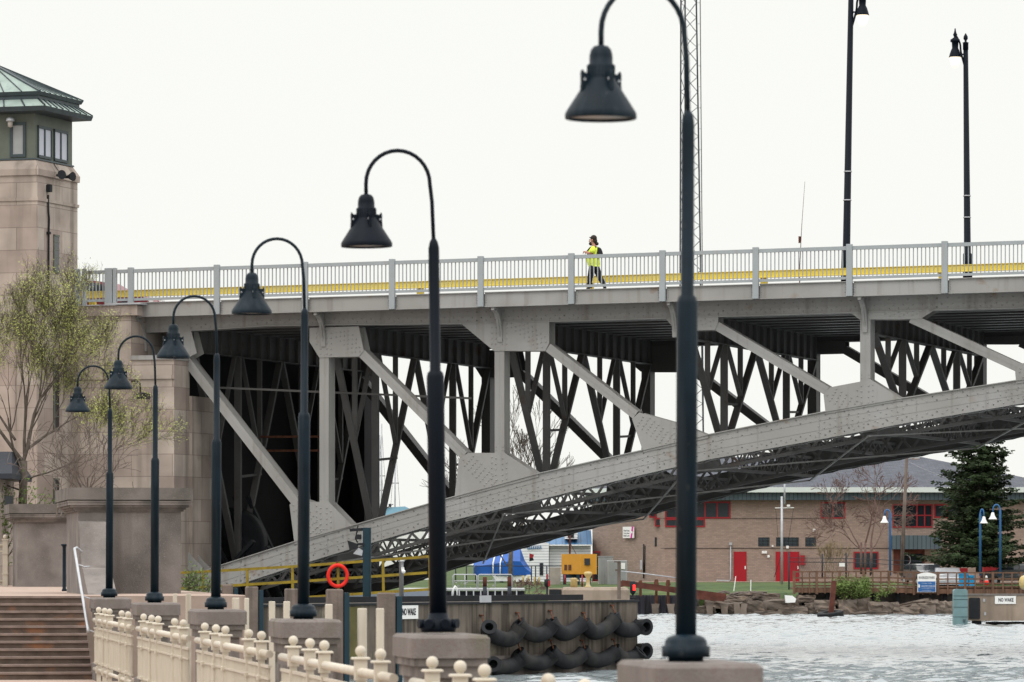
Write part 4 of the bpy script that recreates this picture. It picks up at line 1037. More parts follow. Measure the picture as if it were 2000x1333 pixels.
v = [Vector((p.x, p.y, e0)) for p in fo]; r0 = Vector((px(1330, 336), 336, rz)); r1 = Vector((px(1800, 336), 336, rz))
m_.add([v[0], v[1], v[2], v[3], v[4], r0, r1], [[1, 2, 6, 5], [2, 3, 6], [3, 4, 5, 6], [4, 0, 5], [0, 1, 5]]); m_.build('hip_roof', 'shingle', BD)
m_ = M(); m_.box((px(1778, 336), 335, rz-.3), (px(1792, 336), 336.5, pz(886, 336))); m_.build('chimney', 'brickwall', BD)
def bwin(x0, x1, y0, y1, cols=(), rows=(), g='glass', name='window', fm='red_frame', th=.1):
    Z = bz((x0+x1)/2)-.06; a, b = px(x0, Z), px(x1, Z); z0, z1 = pz(y1, Z), pz(y0, Z); Z1 = bz(x0) if x0 < 1298 else Z
    f_ = M(); f_.box((a, Z, z0), (b, Z+.3, z0+th)); f_.box((a, Z, z1-th), (b, Z+.3, z1)); f_.box((a, Z, z0+th), (a+th, Z+.3, z1-th)); f_.box((b-th, Z, z0+th), (b, Z+.3, z1-th))
    for c in cols: q = px(c, Z); f_.box((q-th*.45, Z+.01, z0+th), (q+th*.45, Z+.3, z1-th))
    for c in rows: q = pz(c, Z); f_.box((a+th, Z+.02, q-th*.4), (b-th, Z+.3, q+th*.4))
    o = f_.build(name, fm, BD); g_ = M(); g_.box((a+th*.5, Z+.04, z0+th*.5), (b-th*.5, Z+.2, z1-th*.5)); g_.build('pane', g, o); return o
bwin(1299, 1427, 980, 1013.2, (1328, 1352, 1377, 1401)); bwin(1299, 1377, 1013.4, 1030, (1328, 1352))
bwin(1268, 1297, 980, 1012, (1280,)); bwin(1279, 1298, 1012, 1029)
bwin(1603, 1651, 981, 1013.5, (1627,)); bwin(1743, 1822, 985, 1031, (1768, 1791, 1806), (1007,)); bwin(1824, 1900, 985, 1012, (1850, 1875))
bwin(1667, 1716, 1078, 1112, (), ()); bwin(1158, 1186, 1077, 1135, (1172,), (1107,))
for x0, x1 in ((1481, 1503), (1516, 1560), (1573, 1594), (1279, 1286)):
    Z = bz((x0+x1)/2)-.05; m_ = M(); y0, y1 = 1050, 1067.5; m_.box((px(x0, Z), Z+.03, pz(y1, Z)), (px(x1, Z), Z+.2, pz(y0, Z))); o = m_.build('louvre', 'dark', BD)
    m_ = M()
    for k in range(6): zz = pz(y1, Z)+.06+k*.1; m_.box((px(x0, Z)+.03, Z, zz), (px(x1, Z)-.03, Z+.03, zz+.03))
    m_.build('slats', 'soffit', o)
for x0, x1, dbl in ((1433, 1458, 0), (1515, 1561, 1)):
    Z = BZ-.05; m_ = M()
    if dbl: xm = (x0+x1)/2; m_.box((px(x0, Z), Z, pz(1137, Z)), (px(xm, Z)-.012, Z+.1, pz(1078, Z))); m_.box((px(xm, Z)+.012, Z, pz(1137, Z)), (px(x1, Z), Z+.1, pz(1078, Z)))
    else: m_.box((px(x0, Z), Z, pz(1137, Z)), (px(x1, Z), Z+.1, pz(1078, Z)))
    o = m_.build('door', 'red_door', BD); m_ = M(); m_.box((px(x1-3.5, Z), Z-.04, pz(1112, Z)), (px(x1-1.5, Z), Z, pz(1106, Z))); m_.build('handle', 'white', o)
m_ = M(); Z = BZ-.2; m_.box((px(1563, Z), Z, pz(1104, Z)), (px(1572, Z), BZ, pz(1085, Z))); m_.build('hose_cabinet', 'red_frame', BD)
m_ = M(); Z = BZ-1.2; m_.box((px(1743, Z), Z, pz(1073, Z)), (px(1838, Z), BZ, pz(1046, Z))); m_.build('canopy', 'soffit', BD)
m_ = M(); Z = BZ-.04; m_.box((px(1745, Z), Z, pz(1120, Z)), (px(1806, Z), BZ, pz(1073, Z))); o = m_.build('entrance', 'rust_beam', BD)
m_ = M(); m_.box((px(1762, Z), Z-.02, pz(1120, Z)), (px(1775, Z), BZ-.02, pz(1082, Z))); m_.box((px(1778, Z), Z-.02, pz(1120, Z)), (px(1802, Z), BZ-.02, pz(1082, Z))); m_.build('pane', 'glass', o)
m_ = M(); ce = P(1769, 1094, Z-.1); m_.tube([ce+Vector((.34*math.cos(t*.35), 0, .36*math.sin(t*.35))) for t in range(19)], .03, 6); m_.build('emblem_ring', 'galv', BD)
m_ = M(); Z = BZ-.1
for (x, y, s_) in ((1490.5, 1079, .09), (1495.5, 1079, .09), (1501, 1087, .08), (1538, 1069, .09), (1590, 1036, .09), (1509, 1067, .06)): m_.box((px(x, Z)-s_, Z-.1, pz(y, Z)-s_), (px(x, Z)+s_, Z+.1, pz(y, Z)+s_), .02)
m_.build('wall_lights', 'white', BD)
m_ = M(); m_.tube([P(1427, 1063, Z), P(1427, 1132, Z), P(1424, 1135, Z), P(1400, 1134, Z), P(1399, 1140, Z)], .05, 8); m_.box((px(1424, Z), Z-.1, pz(1065, Z)), (px(1430, Z), Z+.1, pz(1060, Z))); m_.build('downpipe', 'galv', BD)
Z = bz(1258)-.15; m_ = M(); m_.tube([P(1257, 1130, Z), P(1257, 1063, Z)], .05, 6); m_.tube([P(1259, 1120, Z), P(1260, 1067, Z)], .035, 6); m_.build('conduit', 'dark', BD)
m_ = M(); m_.box((px(1250, Z), Z-.15, pz(1113, Z)), (px(1254, Z), Z+.1, pz(1094, Z))); m_.build('meter_box', 'galv', BD)
m_ = M(); Z = BZ-.05; m_.box((px(1290, Z+.0), Z, pz(1071.6, Z)), (px(2080, Z), BZ, pz(1070.8, Z))); m_.box((px(1290, Z), Z, pz(1013.5, Z)), (px(1603, Z), BZ, pz(1012.8, Z))); m_.build('movement_joint', 'dark', BD)
# coast guard banner
Z = bz(1228)-.12; SG = T('banner', 'white Coast Guard banner with a magenta diagonal stripe high on the brick wall', 'sign', P(1227, 1051, Z))
dv = (P(1298, 0, BZ)-P(1157, 0, 332)); dv.z = 0; dv.normalize(); c = P(1227, 1040, Z-.25)
nn_ = Vector((-dv.y, dv.x, 0)); SX = Matrix(((dv.x, nn_.x, 0, c.x), (dv.y, nn_.y, 0, c.y), (0, 0, 1, c.z), (0, 0, 0, 1)))
m_ = M(SX); m_.box((-.65, 0, -.41), (.66, .05, .39)); m_.build('panel', 'white', SG)
m_ = M(SX); m_.prism([(.27, -.41), (.46, -.41), (.62, .41), (.43, .41)], -.012, -.002); m_.build('stripe', 'magenta', SG)
m_ = M(SX); m_.lathe([(.085, -.004), (.085, .004)], (0, 0, 0), 16); m_.v = []; m_.f = []; m_.sm = []; m_.mi = []
m_.tube([(.445, -.02, 0), (.445, -.014, 0)], .085, 16); m_.build('emblem', 'white', SG)
for tx, y_ in (('United States', .11), ('Coast Guard', -.07), ('Station Lorain', -.25)):
    text(tx, 'ink', .17, SX @ Vector((-.2, -.006, y_)), dv, SG, width=.72 if 'Coast' not in tx else .68)
# white clubhouse, blue roof
WH = T('clubhouse', 'white clapboard clubhouse with a blue metal roof left of the brick station', 'building', P(1110, 1135, 330))
m_ = M(); m_.box((px(1073, 330), 330, 1.2), (px(1154, 330), 338, pz(1062, 330))); m_.build('siding_wall', 'siding', WH)
m_ = M(); Z = 328.; m_.prism([(px(1008, Z), 1.2), (px(1072, Z), 1.2), (px(1072, Z), pz(1062, Z)), (px(1064, Z), pz(1058, Z)), (px(1040, Z), pz(1036, Z)), (px(1008, Z), pz(1070, Z))], Z, 338); m_.build('gable_wall', 'siding', WH)
m_ = M(); a = pz(1064, 329.6); b = pz(1036, 334); x0, x1 = px(1068, 330), px(1156, 330)
m_.add([(x0, 329.5, a), (x1, 329.5, a), (x1, 334, b), (x0, 334, b), (x0, 329.5, a-.06), (x1, 329.5, a-.06), (x1, 338.5, a), (x0, 338.5, a)], [[0, 1, 2, 3], [4, 5, 1, 0], [3, 2, 6, 7], [0, 3, 7], [1, 6, 2]]); m_.build('metal_roof', 'blue_roof', WH)
m_ = M(); Z = 329.4; m_.box((px(1068, Z), Z, pz(1066.5, Z)), (px(1156, Z), Z+.1, pz(1064, Z))); m_.build('gutter', 'white', WH)
m_ = M(); Z = 329.8; m_.box((px(1103, Z), Z, pz(1053, Z)), (px(1128, Z), Z+3, pz(1040, Z))); o = m_.build('dormer', 'siding', WH)
m_ = M(); m_.box((px(1109, Z), Z-.03, pz(1051, Z)), (px(1121, Z), Z+.1, pz(1043, Z))); m_.build('window', 'glass', o)
m_ = M(); Z = 327.95; m_.box((px(1054, Z), Z, pz(1124, Z)), (px(1061, Z), Z+.1, pz(1100, Z))); m_.build('window', 'glass', WH)
m_ = M(); Z = 327.9
for k in range(8): a_ = px(1030+k*3.6, Z); m_.prism([(a_, pz(1073.5-k*.25, Z)), (a_+.07, pz(1074-k*.25, Z)), (a_+.07, pz(1068-k*.25, Z)), (a_, pz(1067.5-k*.25, Z))], Z, Z+.02); m_.prism([(a_+.07, pz(1073.5-k*.25, Z)), (a_+.11, pz(1073.5-k*.25, Z)), (a_+.11, pz(1072.3-k*.25, Z)), (a_+.07, pz(1072.3-k*.25, Z))], Z, Z+.02)
m_.build('faded_lettering', 'blue_roof', WH)
FL = T('burgee_flag', 'small red and black swallowtail flag in front of the white clapboard wall', 'flag', P(1034, 1130, 326))
m_ = M(); Z = 326.; m_.prism([(px(1034, Z), pz(1081, Z)), (px(1043, Z), pz(1084, Z)), (px(1041, Z), pz(1090, Z)), (px(1034, Z), pz(1090, Z))], Z, Z+.03); m_.build('red_half', 'red_frame', FL)
m_ = M(); m_.prism([(px(1034, Z), pz(1090, Z)), (px(1041, Z), pz(1090, Z)), (px(1043, Z), pz(1095, Z)), (px(1034, Z), pz(1097, Z))], Z, Z+.03); m_.build('black_half', 'cloth_black', FL)
m_ = M(); m_.tube([P(1033.5, 1140, Z), P(1033.5, 1079, Z)], .02, 6); m_.build('staff', 'galv', FL)
BZ2 = 318.
TB = T('tarped_boat', 'boat shrink wrapped in bright blue tarpaulin on the far bank', 'boat', P(985, 1135, BZ2))
m_ = M(); rows = []
prof = [(925, 1092, .9), (940, 1086, 1.3), (960, 1082, 1.5), (975, 1076, 1.6), (1000, 1068, 1.7), (1016, 1070, 1.6), (1025, 1095, 1.6), (1037, 1113, 1.2)]
vs = []; 
for x, y, hw in prof:
    vs += [P(x, 1124, BZ2)+Vector((0, -hw, 0)), P(x, (y+1118)/2+3, BZ2)+Vector((0, -hw*1.0, 0)), P(x, y, BZ2), P(x, (y+1118)/2+3, BZ2)+Vector((0, hw, 0)), P(x, 1124, BZ2)+Vector((0, hw, 0))]
m_.add(vs, [[i*5+j, i*5+j+1, i*5+5+j+1, i*5+5+j] for i in range(len(prof)-1) for j in range(4)]+[[0, 1, 2, 3, 4], [35, 36, 37, 38, 39]]); m_.build('tarpaulin', 'tarp', TB)
m_ = M(); m_.prism([(px(960, BZ2), pz(1123, BZ2)), (px(1036, BZ2), pz(1123, BZ2)), (px(1026, BZ2), pz(1133, BZ2)), (px(970, BZ2), pz(1135, BZ2))], BZ2-1.5, BZ2+1.5); m_.build('hull', 'white', TB)
m_ = M()
for x in (963, 977): m_.tube([P(x, 1124, BZ2-1.75), P(x, 1100, BZ2-1.75), P(x+4, 1084, BZ2-1.2)], .05, 6)
m_.build('white_pipe', 'white', TB)
m_ = M(); [m_.box((px(x, BZ2)-.12, BZ2-.8, 1.5), (px(x, BZ2)+.12, BZ2+.8, pz(1130, BZ2))) for x in (980, 1018)]; m_.build('cradle', 'dark', TB)
GN = T('generator', 'yellow orange standby generator cabinet on dark legs before the brick station', 'generator', P(1127, 1145, 300))
Z = 300.; m_ = M(); Gx = Matrix.Translation(P(1134.5, 1121, Z)) @ Matrix.Rotation(R(0), 4, 'Z')
xa, xm, xb = px(1097, Z), px(1134, Z), px(1157, Z); z0, z1 = pz(1122, Z), pz(1082.5, Z)
m_.prism([(xa, Z+1.6), (xm, Z), (xb+.3, Z+.5), (xb-.2, Z+2.8), (xa+.1, Z+2.9)], z0, z1, 'z'); m_.build('cabinet', 'generator', GN)
dv2 = Vector((xb+.3-xm, .5, 0)).normalized(); n2 = Vector((dv2.y, -dv2.x, 0)); c = Vector((xm, Z, 0))
m_ = M(); a = c+dv2*.28+n2*.01; b = c+dv2*.68+n2*.01; m_.prism([(a.x, pz(1104, Z)), (b.x, pz(1104, Z)), (b.x, pz(1091, Z)), (a.x, pz(1091, Z))], a.y-.02, a.y+.3); m_.build('window', 'glass', GN)
m_ = M(); dv3 = Vector((xm-xa, -1.6, 0)).normalized(); c3 = Vector((xa, Z+1.6, 0))
for k in (.32, .75): 
    a = c3+dv3*k; b = c3+dv3*(k+.3); off = Vector((dv3.y, -dv3.x, 0))*.02
    m_.add([(a+off+Vector((0, 0, z0+.25))), (b+off+Vector((0, 0, z0+.25))), (b+off+Vector((0, 0, z0+.62))), (a+off+Vector((0, 0, z0+.62)))], [[0, 1, 2, 3]])
m_.build('vent', 'rust', GN)
m_ = M(); [m_.box((q-.1, Z+.2, 1.4), (q+.1, Z+1.8, z0-.001)) for q in (xa+.2, xm-.15, xb-.2)]; m_.box((xa+.1, Z+1, z0-.25), (xb, Z+1.9, z0-.002)); m_.build('legs', 'blue_steel', GN)
m_ = M(); m_.tube([P(1113, 1082, Z+1.5), P(1113, 1030, Z+1.5)], .06, 8); m_.tube([P(1114, 1062, Z+1.5), P(1125, 1082, Z+1.5)], .02, 5); m_.build('exhaust_stack', 'rust_beam', GN)
for i, (x0, x1, y0, y1, Z, l) in enumerate(((1169, 1197, 1088, 1138, 305, 'tall ribbed grey utility cabinet beside the yellow generator'), (1186, 1225, 1095, 1136, 302.5, 'low grey utility cabinet with a white notice behind the wooden post'))):
    r = T('utility_cabinet', l, 'cabinet', P((x0+x1)/2, y1, Z)); m_ = M(); m_.box((px(x0, Z), Z, 1.4), (px(x1, Z), Z+1.3, pz(y0, Z)), .03)
    for k in range(1, 6): q = px(x0+(x1-x0)*k/6, Z); m_.box((q-.03, Z-.04, 1.6), (q+.03, Z, pz(y0+3, Z)))
    m_.build('housing', 'utility', r); m_ = M()
    if i: m_.box((px(1213, Z), Z-.06, pz(1112, Z)), (px(1221, Z), Z-.045, pz(1100, Z))); m_.build('notice', 'white', r)
    else: m_.box((px(x0, Z)-.04, Z-.04, pz(y0, Z)), (px(x1, Z)+.04, Z+1.34, pz(y0-1.5, Z))); m_.build('lid', 'utility', r)
m_ = M(); Z = 301.; m_.box((px(1073, Z), Z, 1.3), (px(1095, Z), Z+.1, pz(1109, Z)))
m_.build('lattice_screen', 'lamp_lens', label='tan woven lattice screen between the white clubhouse and yellow generator', cat='screen')
for i, x in enumerate((1022, 1032, 1044, 1053.5)):
    Z = 292.; pos = ['leftmost', 'second', 'third', 'rightmost'][i]
    m_ = M(); m_.lathe([(.065, 0), (.065, .5), (.05, .56)], P(x, 1142+(i > 1)*2, Z), 12); m_.build('guard_post', 'bollard', label='short pale yellow guard post on the far bank, %s of four' % pos, cat='bollard', group='short pale yellow guard posts')
for i, (x, y0, y1) in enumerate(((1103, 1117, 1135), (1137, 1117, 1142), (1069.5, 1116, 1138))):
    pos = ['left of the round platform', 'between the two bollards', 'above the black signal box'][i]
    Z = 290.; m_ = M(); m_.lathe([(.05, 0), (.05, (y1-y0)*Z/F)], P(x, y1+6, Z), 10); m_.build('red_post', 'red_frame', label='thin red post standing %s' % pos, cat='post', group='thin red posts')
# round platform with bollards
PF = T('mooring_platform', 'pale streaked concrete mooring platform beyond the fender pier', 'platform', P(1155, 1190, 262))
Z = 258.; m_ = M(); m_.box((px(1098, Z), Z, -.5), (px(1230, Z), Z+6, pz(1148, Z)), .15); m_.box((px(1072, Z), Z+.4, -.5), (px(1100, Z), Z+4, pz(1150, Z))); m_.build('body', 'dock_concrete', PF)
m_ = M(); m_.box((px(1073, Z), Z+.3, pz(1165, Z)), (px(1096, Z), Z+.39, pz(1152, Z))); m_.build('recess', 'dark', PF)
q = P(1148.5, 1147.5, 260); m_ = M(); k = 260/F
m_.lathe([(.2, 0), (.2, .03), (.13, .08), (.11, .2), (.1, .5), (.17, .62), (.23, .72), (.24, .8), (.18, .87), (.1, .885)], q, 20); m_.build('mooring_bollard', 'bollard', label='tall mushroom headed pale yellow bollard on the mooring platform', cat='bollard')
q = P(1121, 1147.5, 259.5); m_ = M(); m_.lathe([(.2, 0), (.19, .47), (.2, .5), (.1, .53)], q, 20); m_.tube([q+Vector((.15, -.15, .38)), q+Vector((.24, -.26, .38))], .05, 8); m_.build('mooring_bollard', 'bollard', label='squat round pale yellow bollard on the mooring platform', cat='bollard')
for x, y0, y1, l, wz in ((1236, 1137, 1166, 'black signal box with a red light at the right end of the pier', 2.0), (1068.5, 1133, 1152, 'black signal box with a faint red light left of the mooring platform', 6.)):
    q = on_pier(x, wz); Z = q.y; r = T('signal_light', l, 'signal light', Vector((q.x, Z, PT)))
    m_ = M(); zb = pz(y1, Z)-.02; zt = pz(y0, Z); m_.lathe([(.09, 0), (.09, .04), (.03, .06), (.03, zb-PT+.2)], (q.x, Z, PT), 12); m_.lathe([(.05, zb-PT+.1), (.09, zb-PT+.16), (.09, zt-PT), (.05, zt-PT+.02)], (q.x, Z, PT), 10); m_.build('housing', 'dark', r)
    m_ = M(); zc = (zt*.6+zb*.4)+.02
    off = .035 if x > 1200 else .06; m_.box((q.x+off-.035, Z-.13, zc-.09), (q.x+off+.035, Z-.05, zc+.08), .012); m_.build('red_lamp', 'redlight' if x > 1200 else 'red_frame', r)
# silver guard rails on the far quay
GR = T('quay_guardrail', 'silver tubular guard rail along the far quay under the arch', 'railing', P(940, 1150, 270))
for x0, x1 in ((885, 931), (934, 1000), (1000, 1003)):
    m_ = M(); Z = 270.
    if x1-x0 > 10:
        m_.tube([P(x0, 1148, Z), P(x0, 1125, Z), P(x0+2, 1122.5, Z), P(x1-2, 1122.5, Z), P(x1, 1125, Z), P(x1, 1148, Z)], .035, 6); m_.tube([P(x0, 1135, Z), P(x1, 1135, Z)], .03, 6); m_.tube([P((x0+x1)/2, 1148, Z), P((x0+x1)/2, 1123, Z)], .03, 6); m_.build('hoop', 'galv', GR)
WF_ = T('timber_wharf', 'low dark wharf with pale vertical stanchions behind the fender pier', 'wharf', P(960, 1164, 262))
m_ = M(); Z = 262.; m_.box((px(780, Z), Z, pz(1154, Z)), (px(1025, Z), Z+14, pz(1151, Z))); m_.build('deck', 'utility', WF_)
m_ = M(); [m_.box((px(x, Z)-.035, Z-.02, 0), (px(x, Z)+.035, Z+.04, pz(1154, Z))) for x in range(785, 1022, 14)]; m_.build('stanchions', 'galv', WF_)
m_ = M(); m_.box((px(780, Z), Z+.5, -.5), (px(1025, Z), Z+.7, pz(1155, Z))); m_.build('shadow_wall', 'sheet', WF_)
m_ = M(); Z = 268.
for i in range(16):
    x = random.uniform(888, 965); y = random.uniform(1128, 1150); a = random.uniform(1, 4)
    m_.box((px(x, Z), Z+random.random(), pz(y+a, Z)), (px(x+a*1.5, Z), Z+1.3, pz(y, Z)))
m_.build('dock_equipment', 'utility', label='clutter of small grey dock equipment behind the silver guard rail', cat='equipment')
m_ = M(); q = P(885, 1164, 200); m_.tube([P(884, 1163, 200), P(885, 1150, 200), P(889, 1144.5, 200), P(892, 1148, 200), P(893, 1163, 200)], .035, 6); m_.tube([P(885, 1163, 199.6), P(886, 1150, 199.6), P(889.5, 1146, 199.6)], .03, 6)
m_.build('ladder_hoop', 'white', label='bright white ladder hoop by the second nearest lamp post', cat='ladder')
# sheet pile wall
m_ = M(); Z = 281.; x = px(1180, Z); k = 0; prof = []
while x < px(1362, Z): prof.append((x, Z+(0 if (k//2) % 2 else .22))); x += .22 if k % 2 == 0 else .1; k += 1
prof += [(x, Z+1), (px(1180, Z), Z+1)]
m_.prism(prof, -.5, pz(1163, Z), 'z'); m_.build('sheet_pile_wall', 'sheet', label='dark rusty corrugated sheet pile wall holding the green lawn', cat='wall', recalc=True)
m_ = M(); Z = 283.; m_.box((px(600, Z), Z, -.5), (px(1180, Z), Z+.5, 1.25)); m_.build('far_quay_wall', 'sheet', label='dark far quay wall left of the sheet piling', cat='wall')
m_ = M(); Z = 279.5; m_.beam(P(1214, 1139, Z), P(1418, 1166, Z), .35, .36); m_.beam(P(1330, 1165, Z-.3), P(1415, 1172, Z-.3), .3, .2); m_.build('rusty_beam', 'rust_beam', label='long rusty red steel beam sloping down over the sheet piles', cat='beam')
for i, (x, y0, y1) in enumerate(((1213, 1135, 1165), (1251, 1134, 1165), (1282, 1132, 1180), (1305, 1133, 1180))):
    m_ = M(); Z = 280.2; m_.prism([(px(x-5, Z), pz(y0+10, Z)), (px(x-3, Z), pz(y0, Z)), (px(x+3, Z), pz(y0, Z)), (px(x+5, Z), pz(y0+10, Z)), (px(x+2.5, Z), pz(y0+12, Z)), (px(x+2.5, Z), pz(y1, Z)), (px(x-2.5, Z), pz(y1, Z)), (px(x-2.5, Z), pz(y0+12, Z))], Z, Z+.3)
    m_.build('beam_bracket', 'rust', label='rusty forked bracket holding up the steel beam, %s from the left' % ['first', 'second', 'third', 'fourth'][i], cat='bracket', group='forked brackets under the rusty beam')
for i, (x, y0) in enumerate(((1280, 1180), (1310, 1180), (1386, 1178), (1415, 1180), (1440, 1178), (1452, 1180))):
    m_ = M(); Z = 279.3; m_.prism([(px(x-7, Z), pz(y0+2, Z)), (px(x-8, Z), pz(y0, Z)), (px(x+8, Z), pz(y0, Z)), (px(x+6, Z), pz(1190, Z)), (px(x+7+(i == 1)*3, Z), 0-.3), (px(x-4+(i == 1)*3, Z), -.3)], Z, Z+.6)
    m_.build('concrete_footing', 'rock', label='eroded concrete footing at the waterline, %s from the left' % ['first', 'second', 'third', 'fourth', 'fifth', 'sixth'][i], cat='footing', group='eroded footings at the far waterline')
m_ = M(); Z = 279.; m_.tube([P(1213, 1116, Z), P(1260, 1121, Z), P(1322, 1129, Z)], .035, 6); m_.build('hand_pipe', 'galv', label='long thin grey pipe sloping right from the wooden post', cat='pipe')
# rocks
def rock(cx, cy, Z, w_, h_, tilt, seed, lab):
    import mathutils
    m_ = M(); rnd = random.Random(seed); c = P(cx, cy, Z); a, b, d = w_*Z/F/2, h_*Z/F/2, rnd.uniform(.5, .9)
    n = 5; pts = {}
    vs = []; fs = []
    def key(p):
        k = tuple(round(q, 4) for q in p)
        if k not in pts:
            v = Vector(p); q = Vector((v.x, v.y, v.z)); q = q.lerp(q.normalized()*1.15, .12)
            nn = noise.noise_vector(q*1.7+Vector((seed*3.1, 0, 0)))*.22+noise.noise_vector(q*5+Vector((0, seed, 0)))*.07
            q = q+nn; q = Vector((q.x*a, q.y*d, q.z*b)); q.z += q.x*tilt
            pts[k] = len(vs); vs.append(c+q)
        return pts[k]
    for ax in range(3):
        for sg in (-1, 1):
            for i in range(n):
                for j in range(n):
                    q4 = []
                    for di, dj in ((0, 0), (1, 0), (1, 1), (0, 1)):
                        u = -1+2*(i+di)/n; v = -1+2*(j+dj)/n; p = [0, 0, 0]; p[ax] = sg; p[(ax+1) % 3] = u*(1 if sg > 0 else -1); p[(ax+2) % 3] = v; q4.append(key(p))
                    fs.append(q4)
    m_.add(vs, fs); m_.build('boulder', 'rock', label=lab, cat='boulder', group='rough stone blocks along the far bank')
rl = 'rough brown stone block in the tumbled bank below the boardwalk'
RK = [(1345, 1172, 40, 18, .0), (1378, 1194, 38, 16, 0), (1400, 1180, 50, 14, -.1), (1432, 1192, 34, 22, .1), (1440, 1172, 60, 12, -.05), (1465, 1166, 50, 12, .1), (1478, 1189, 40, 24, -.1), (1500, 1168, 46, 14, .0), (1512, 1187, 46, 24, .08), (1540, 1180, 40, 16, .0), (1548, 1195, 60, 14, .0),
      (1574, 1170, 36, 12, 0), (1588, 1188, 34, 16, 0), (1560, 1193, 30, 14, 0), (1609, 1185, 44, 20, 0), (1620, 1196, 50, 10, 0), (1655, 1188, 40, 26, 0), (1683, 1186, 34, 28, .1), (1715, 1191, 44, 24, 0), (1738, 1192, 34, 24, 0), (1775, 1184, 84, 12, .22), (1770, 1196, 54, 16, 0), (1800, 1192, 50, 22, .05), (1826, 1189, 40, 24, 0), (1848, 1190, 34, 24, 0), (1810, 1180, 44, 10, .15), (1640, 1178, 50, 8, .05), (1365, 1160, 40, 10, -.1), (1352, 1196, 30, 12, 0), (1700, 1199, 70, 8, 0), (1500, 1199, 60, 7, 0)]
for i, (cx, cy, w_, h_, tl) in enumerate(RK): rock(cx, cy, 280.5+(1196-cy)*.06, w_*.96, h_*1.22, tl, i+1, rl)
# drift branches
m_ = M(); Z = 282.5
for i in range(40):
    x = random.uniform(1410, 1490); y = random.uniform(1155, 1166); m_.tube([P(x-14, y+4, Z+random.uniform(-1, 0)), P(x, y, Z-.3), P(x+random.uniform(8, 20), y+random.uniform(0, 5), Z)], .05, 4)
m_.build('driftwood', 'bark_grey', label='heap of grey driftwood logs lying on the stone bank', cat='driftwood')
r = T('plastic_drum', 'battered white plastic drum at the foot of the chain link fence', 'drum', P(1544, 1178, 279.5)); m_ = M(); Z = 279.5
m_.prism([(px(1533, Z), pz(1163, Z)), (px(1548, Z), pz(1164, Z)), (px(1555, Z), pz(1170, Z)), (px(1553, Z), pz(1177, Z)), (px(1535, Z), pz(1178, Z))], Z, Z+.5); m_.build('body', 'white', r)
for i, (x0, y0, x1, y1) in enumerate(((1437, 1126, 1432, 1160), (1466.5, 1133, 1466, 1158))):
    m_ = M(); Z = 288.; m_.beam(P(x1, y1+4, Z), P(x0, y0, Z), .06, .05); m_.build('white_stake', 'white', label='thin white stake in the lawn, %s' % ['leaning, left of the two', 'upright, right of the two'][i], cat='stake')
# grey retaining wall + boardwalk
m_ = M(); Z = 283.; m_.box((px(1560, Z), Z, -.5), (px(2300, Z), Z+.4, pz(1158, Z))); m_.build('retaining_wall', 'concrete', label='low stained concrete retaining wall under the boardwalk', cat='wall')
BW = T('boardwalk', 'brown timber boardwalk with slatted railing above the far bank', 'boardwalk', P(1780, 1158, 281.5)); Z = 281.5
rt = [(1549, 1116), (1740, 1115.5), (1800, 1118), (2300, 1117.5)]
def ry(x, d): return pz(interp(rt, x)+d, Z)
for d0, d1, th, nm in ((0, 2.6, .2, 'top_rail'), (12, 14.8, .06, 'rail'), (20.5, 23.5, .06, 'rail'), (27, 30, .06, 'rail'), (33, 42, .12, 'rim_board')):
    m_ = M()
    for a, b in zip(rt, rt[1:]): m_.prism([(px(a[0], Z), ry(a[0], d0)), (px(b[0], Z), ry(b[0]-.01, d0)), (px(b[0], Z), ry(b[0]-.01, d1)), (px(a[0], Z), ry(a[0], d1))], Z, Z+th)
    m_.build(nm, 'boardwood', BW)
m_ = M(); m_.box((px(1549, Z), Z+.15, ry(1600, 35)), (px(2300, Z), Z+3, ry(1600, 32))); m_.build('deck', 'boardwood', BW)
big = [1551, 1595, 1640, 1687, 1736, 1785, 1832, 1885, 1939, 1994]+[2048+54*k for k in range(5)]
for i, x in enumerate(big):
    m_ = M(); m_.box((px(x-2.4, Z), Z-.1, ry(x, 45)), (px(x+2.4, Z), Z+.06, ry(x, -.6))); m_.build('post', 'boardwood', BW)
    if i < len(big)-1:
        for f_ in (.36, .68):
            xx = x+(big[i+1]-x)*f_; m_ = M(); m_.box((px(xx-1.3, Z), Z-.07, ry(xx, 44)), (px(xx+1.3, Z), Z+.0, ry(xx, 1.5))); m_.build('baluster', 'boardwood', BW)
m_ = M(); [m_.box((px(x, Z+.6)-.12, Z+.5, -.3), (px(x, Z+.6)+.12, Z+.8, pz(1158, Z))) for x in range(1570, 2280, 46)]; m_.build('undercroft_posts', 'dark', BW)
PS = T('park_sign', 'RIVERSIDE PARK board, white arched top over a blue port authority panel', 'sign', P(1810, 1157, 279.9)); Z = 281.1
a, b = px(1792, Z), px(1828, Z); m_ = M(); pts = [(a, pz(1136, Z)), (a, pz(1125, Z))]
for k in range(9): t = k/8; pts.append((a+(b-a)*t, pz(1125-6.5*math.sin(math.pi*(.12+.76*t)), Z)))
pts += [(b, pz(1125, Z)), (b, pz(1136, Z))]
m_.prism(pts, Z, Z+.05); m_.build('arched_panel', 'white', PS)
m_ = M(); m_.box((a, Z, pz(1157, Z)), (b, Z+.05, pz(1136, Z)-.002)); m_.build('blue_panel', 'white', PS)
m_ = M(); m_.box((a+.03, Z-.012, pz(1156.2, Z)), (b-.03, Z, pz(1136, Z))); m_.build('blue_face', 'sign_blue', PS)
X1 = (1, 0, 0); yc = Z-.02; mid = (a+b)/2
text('RIVERSIDE PARK', 'ink', .22, (mid, Z-.008, pz(1129, Z)), X1, PS, width=.98)
text('Lorain Port Authority', 'white', .13, (mid+.08, yc, pz(1145, Z)), X1, PS, width=.86)
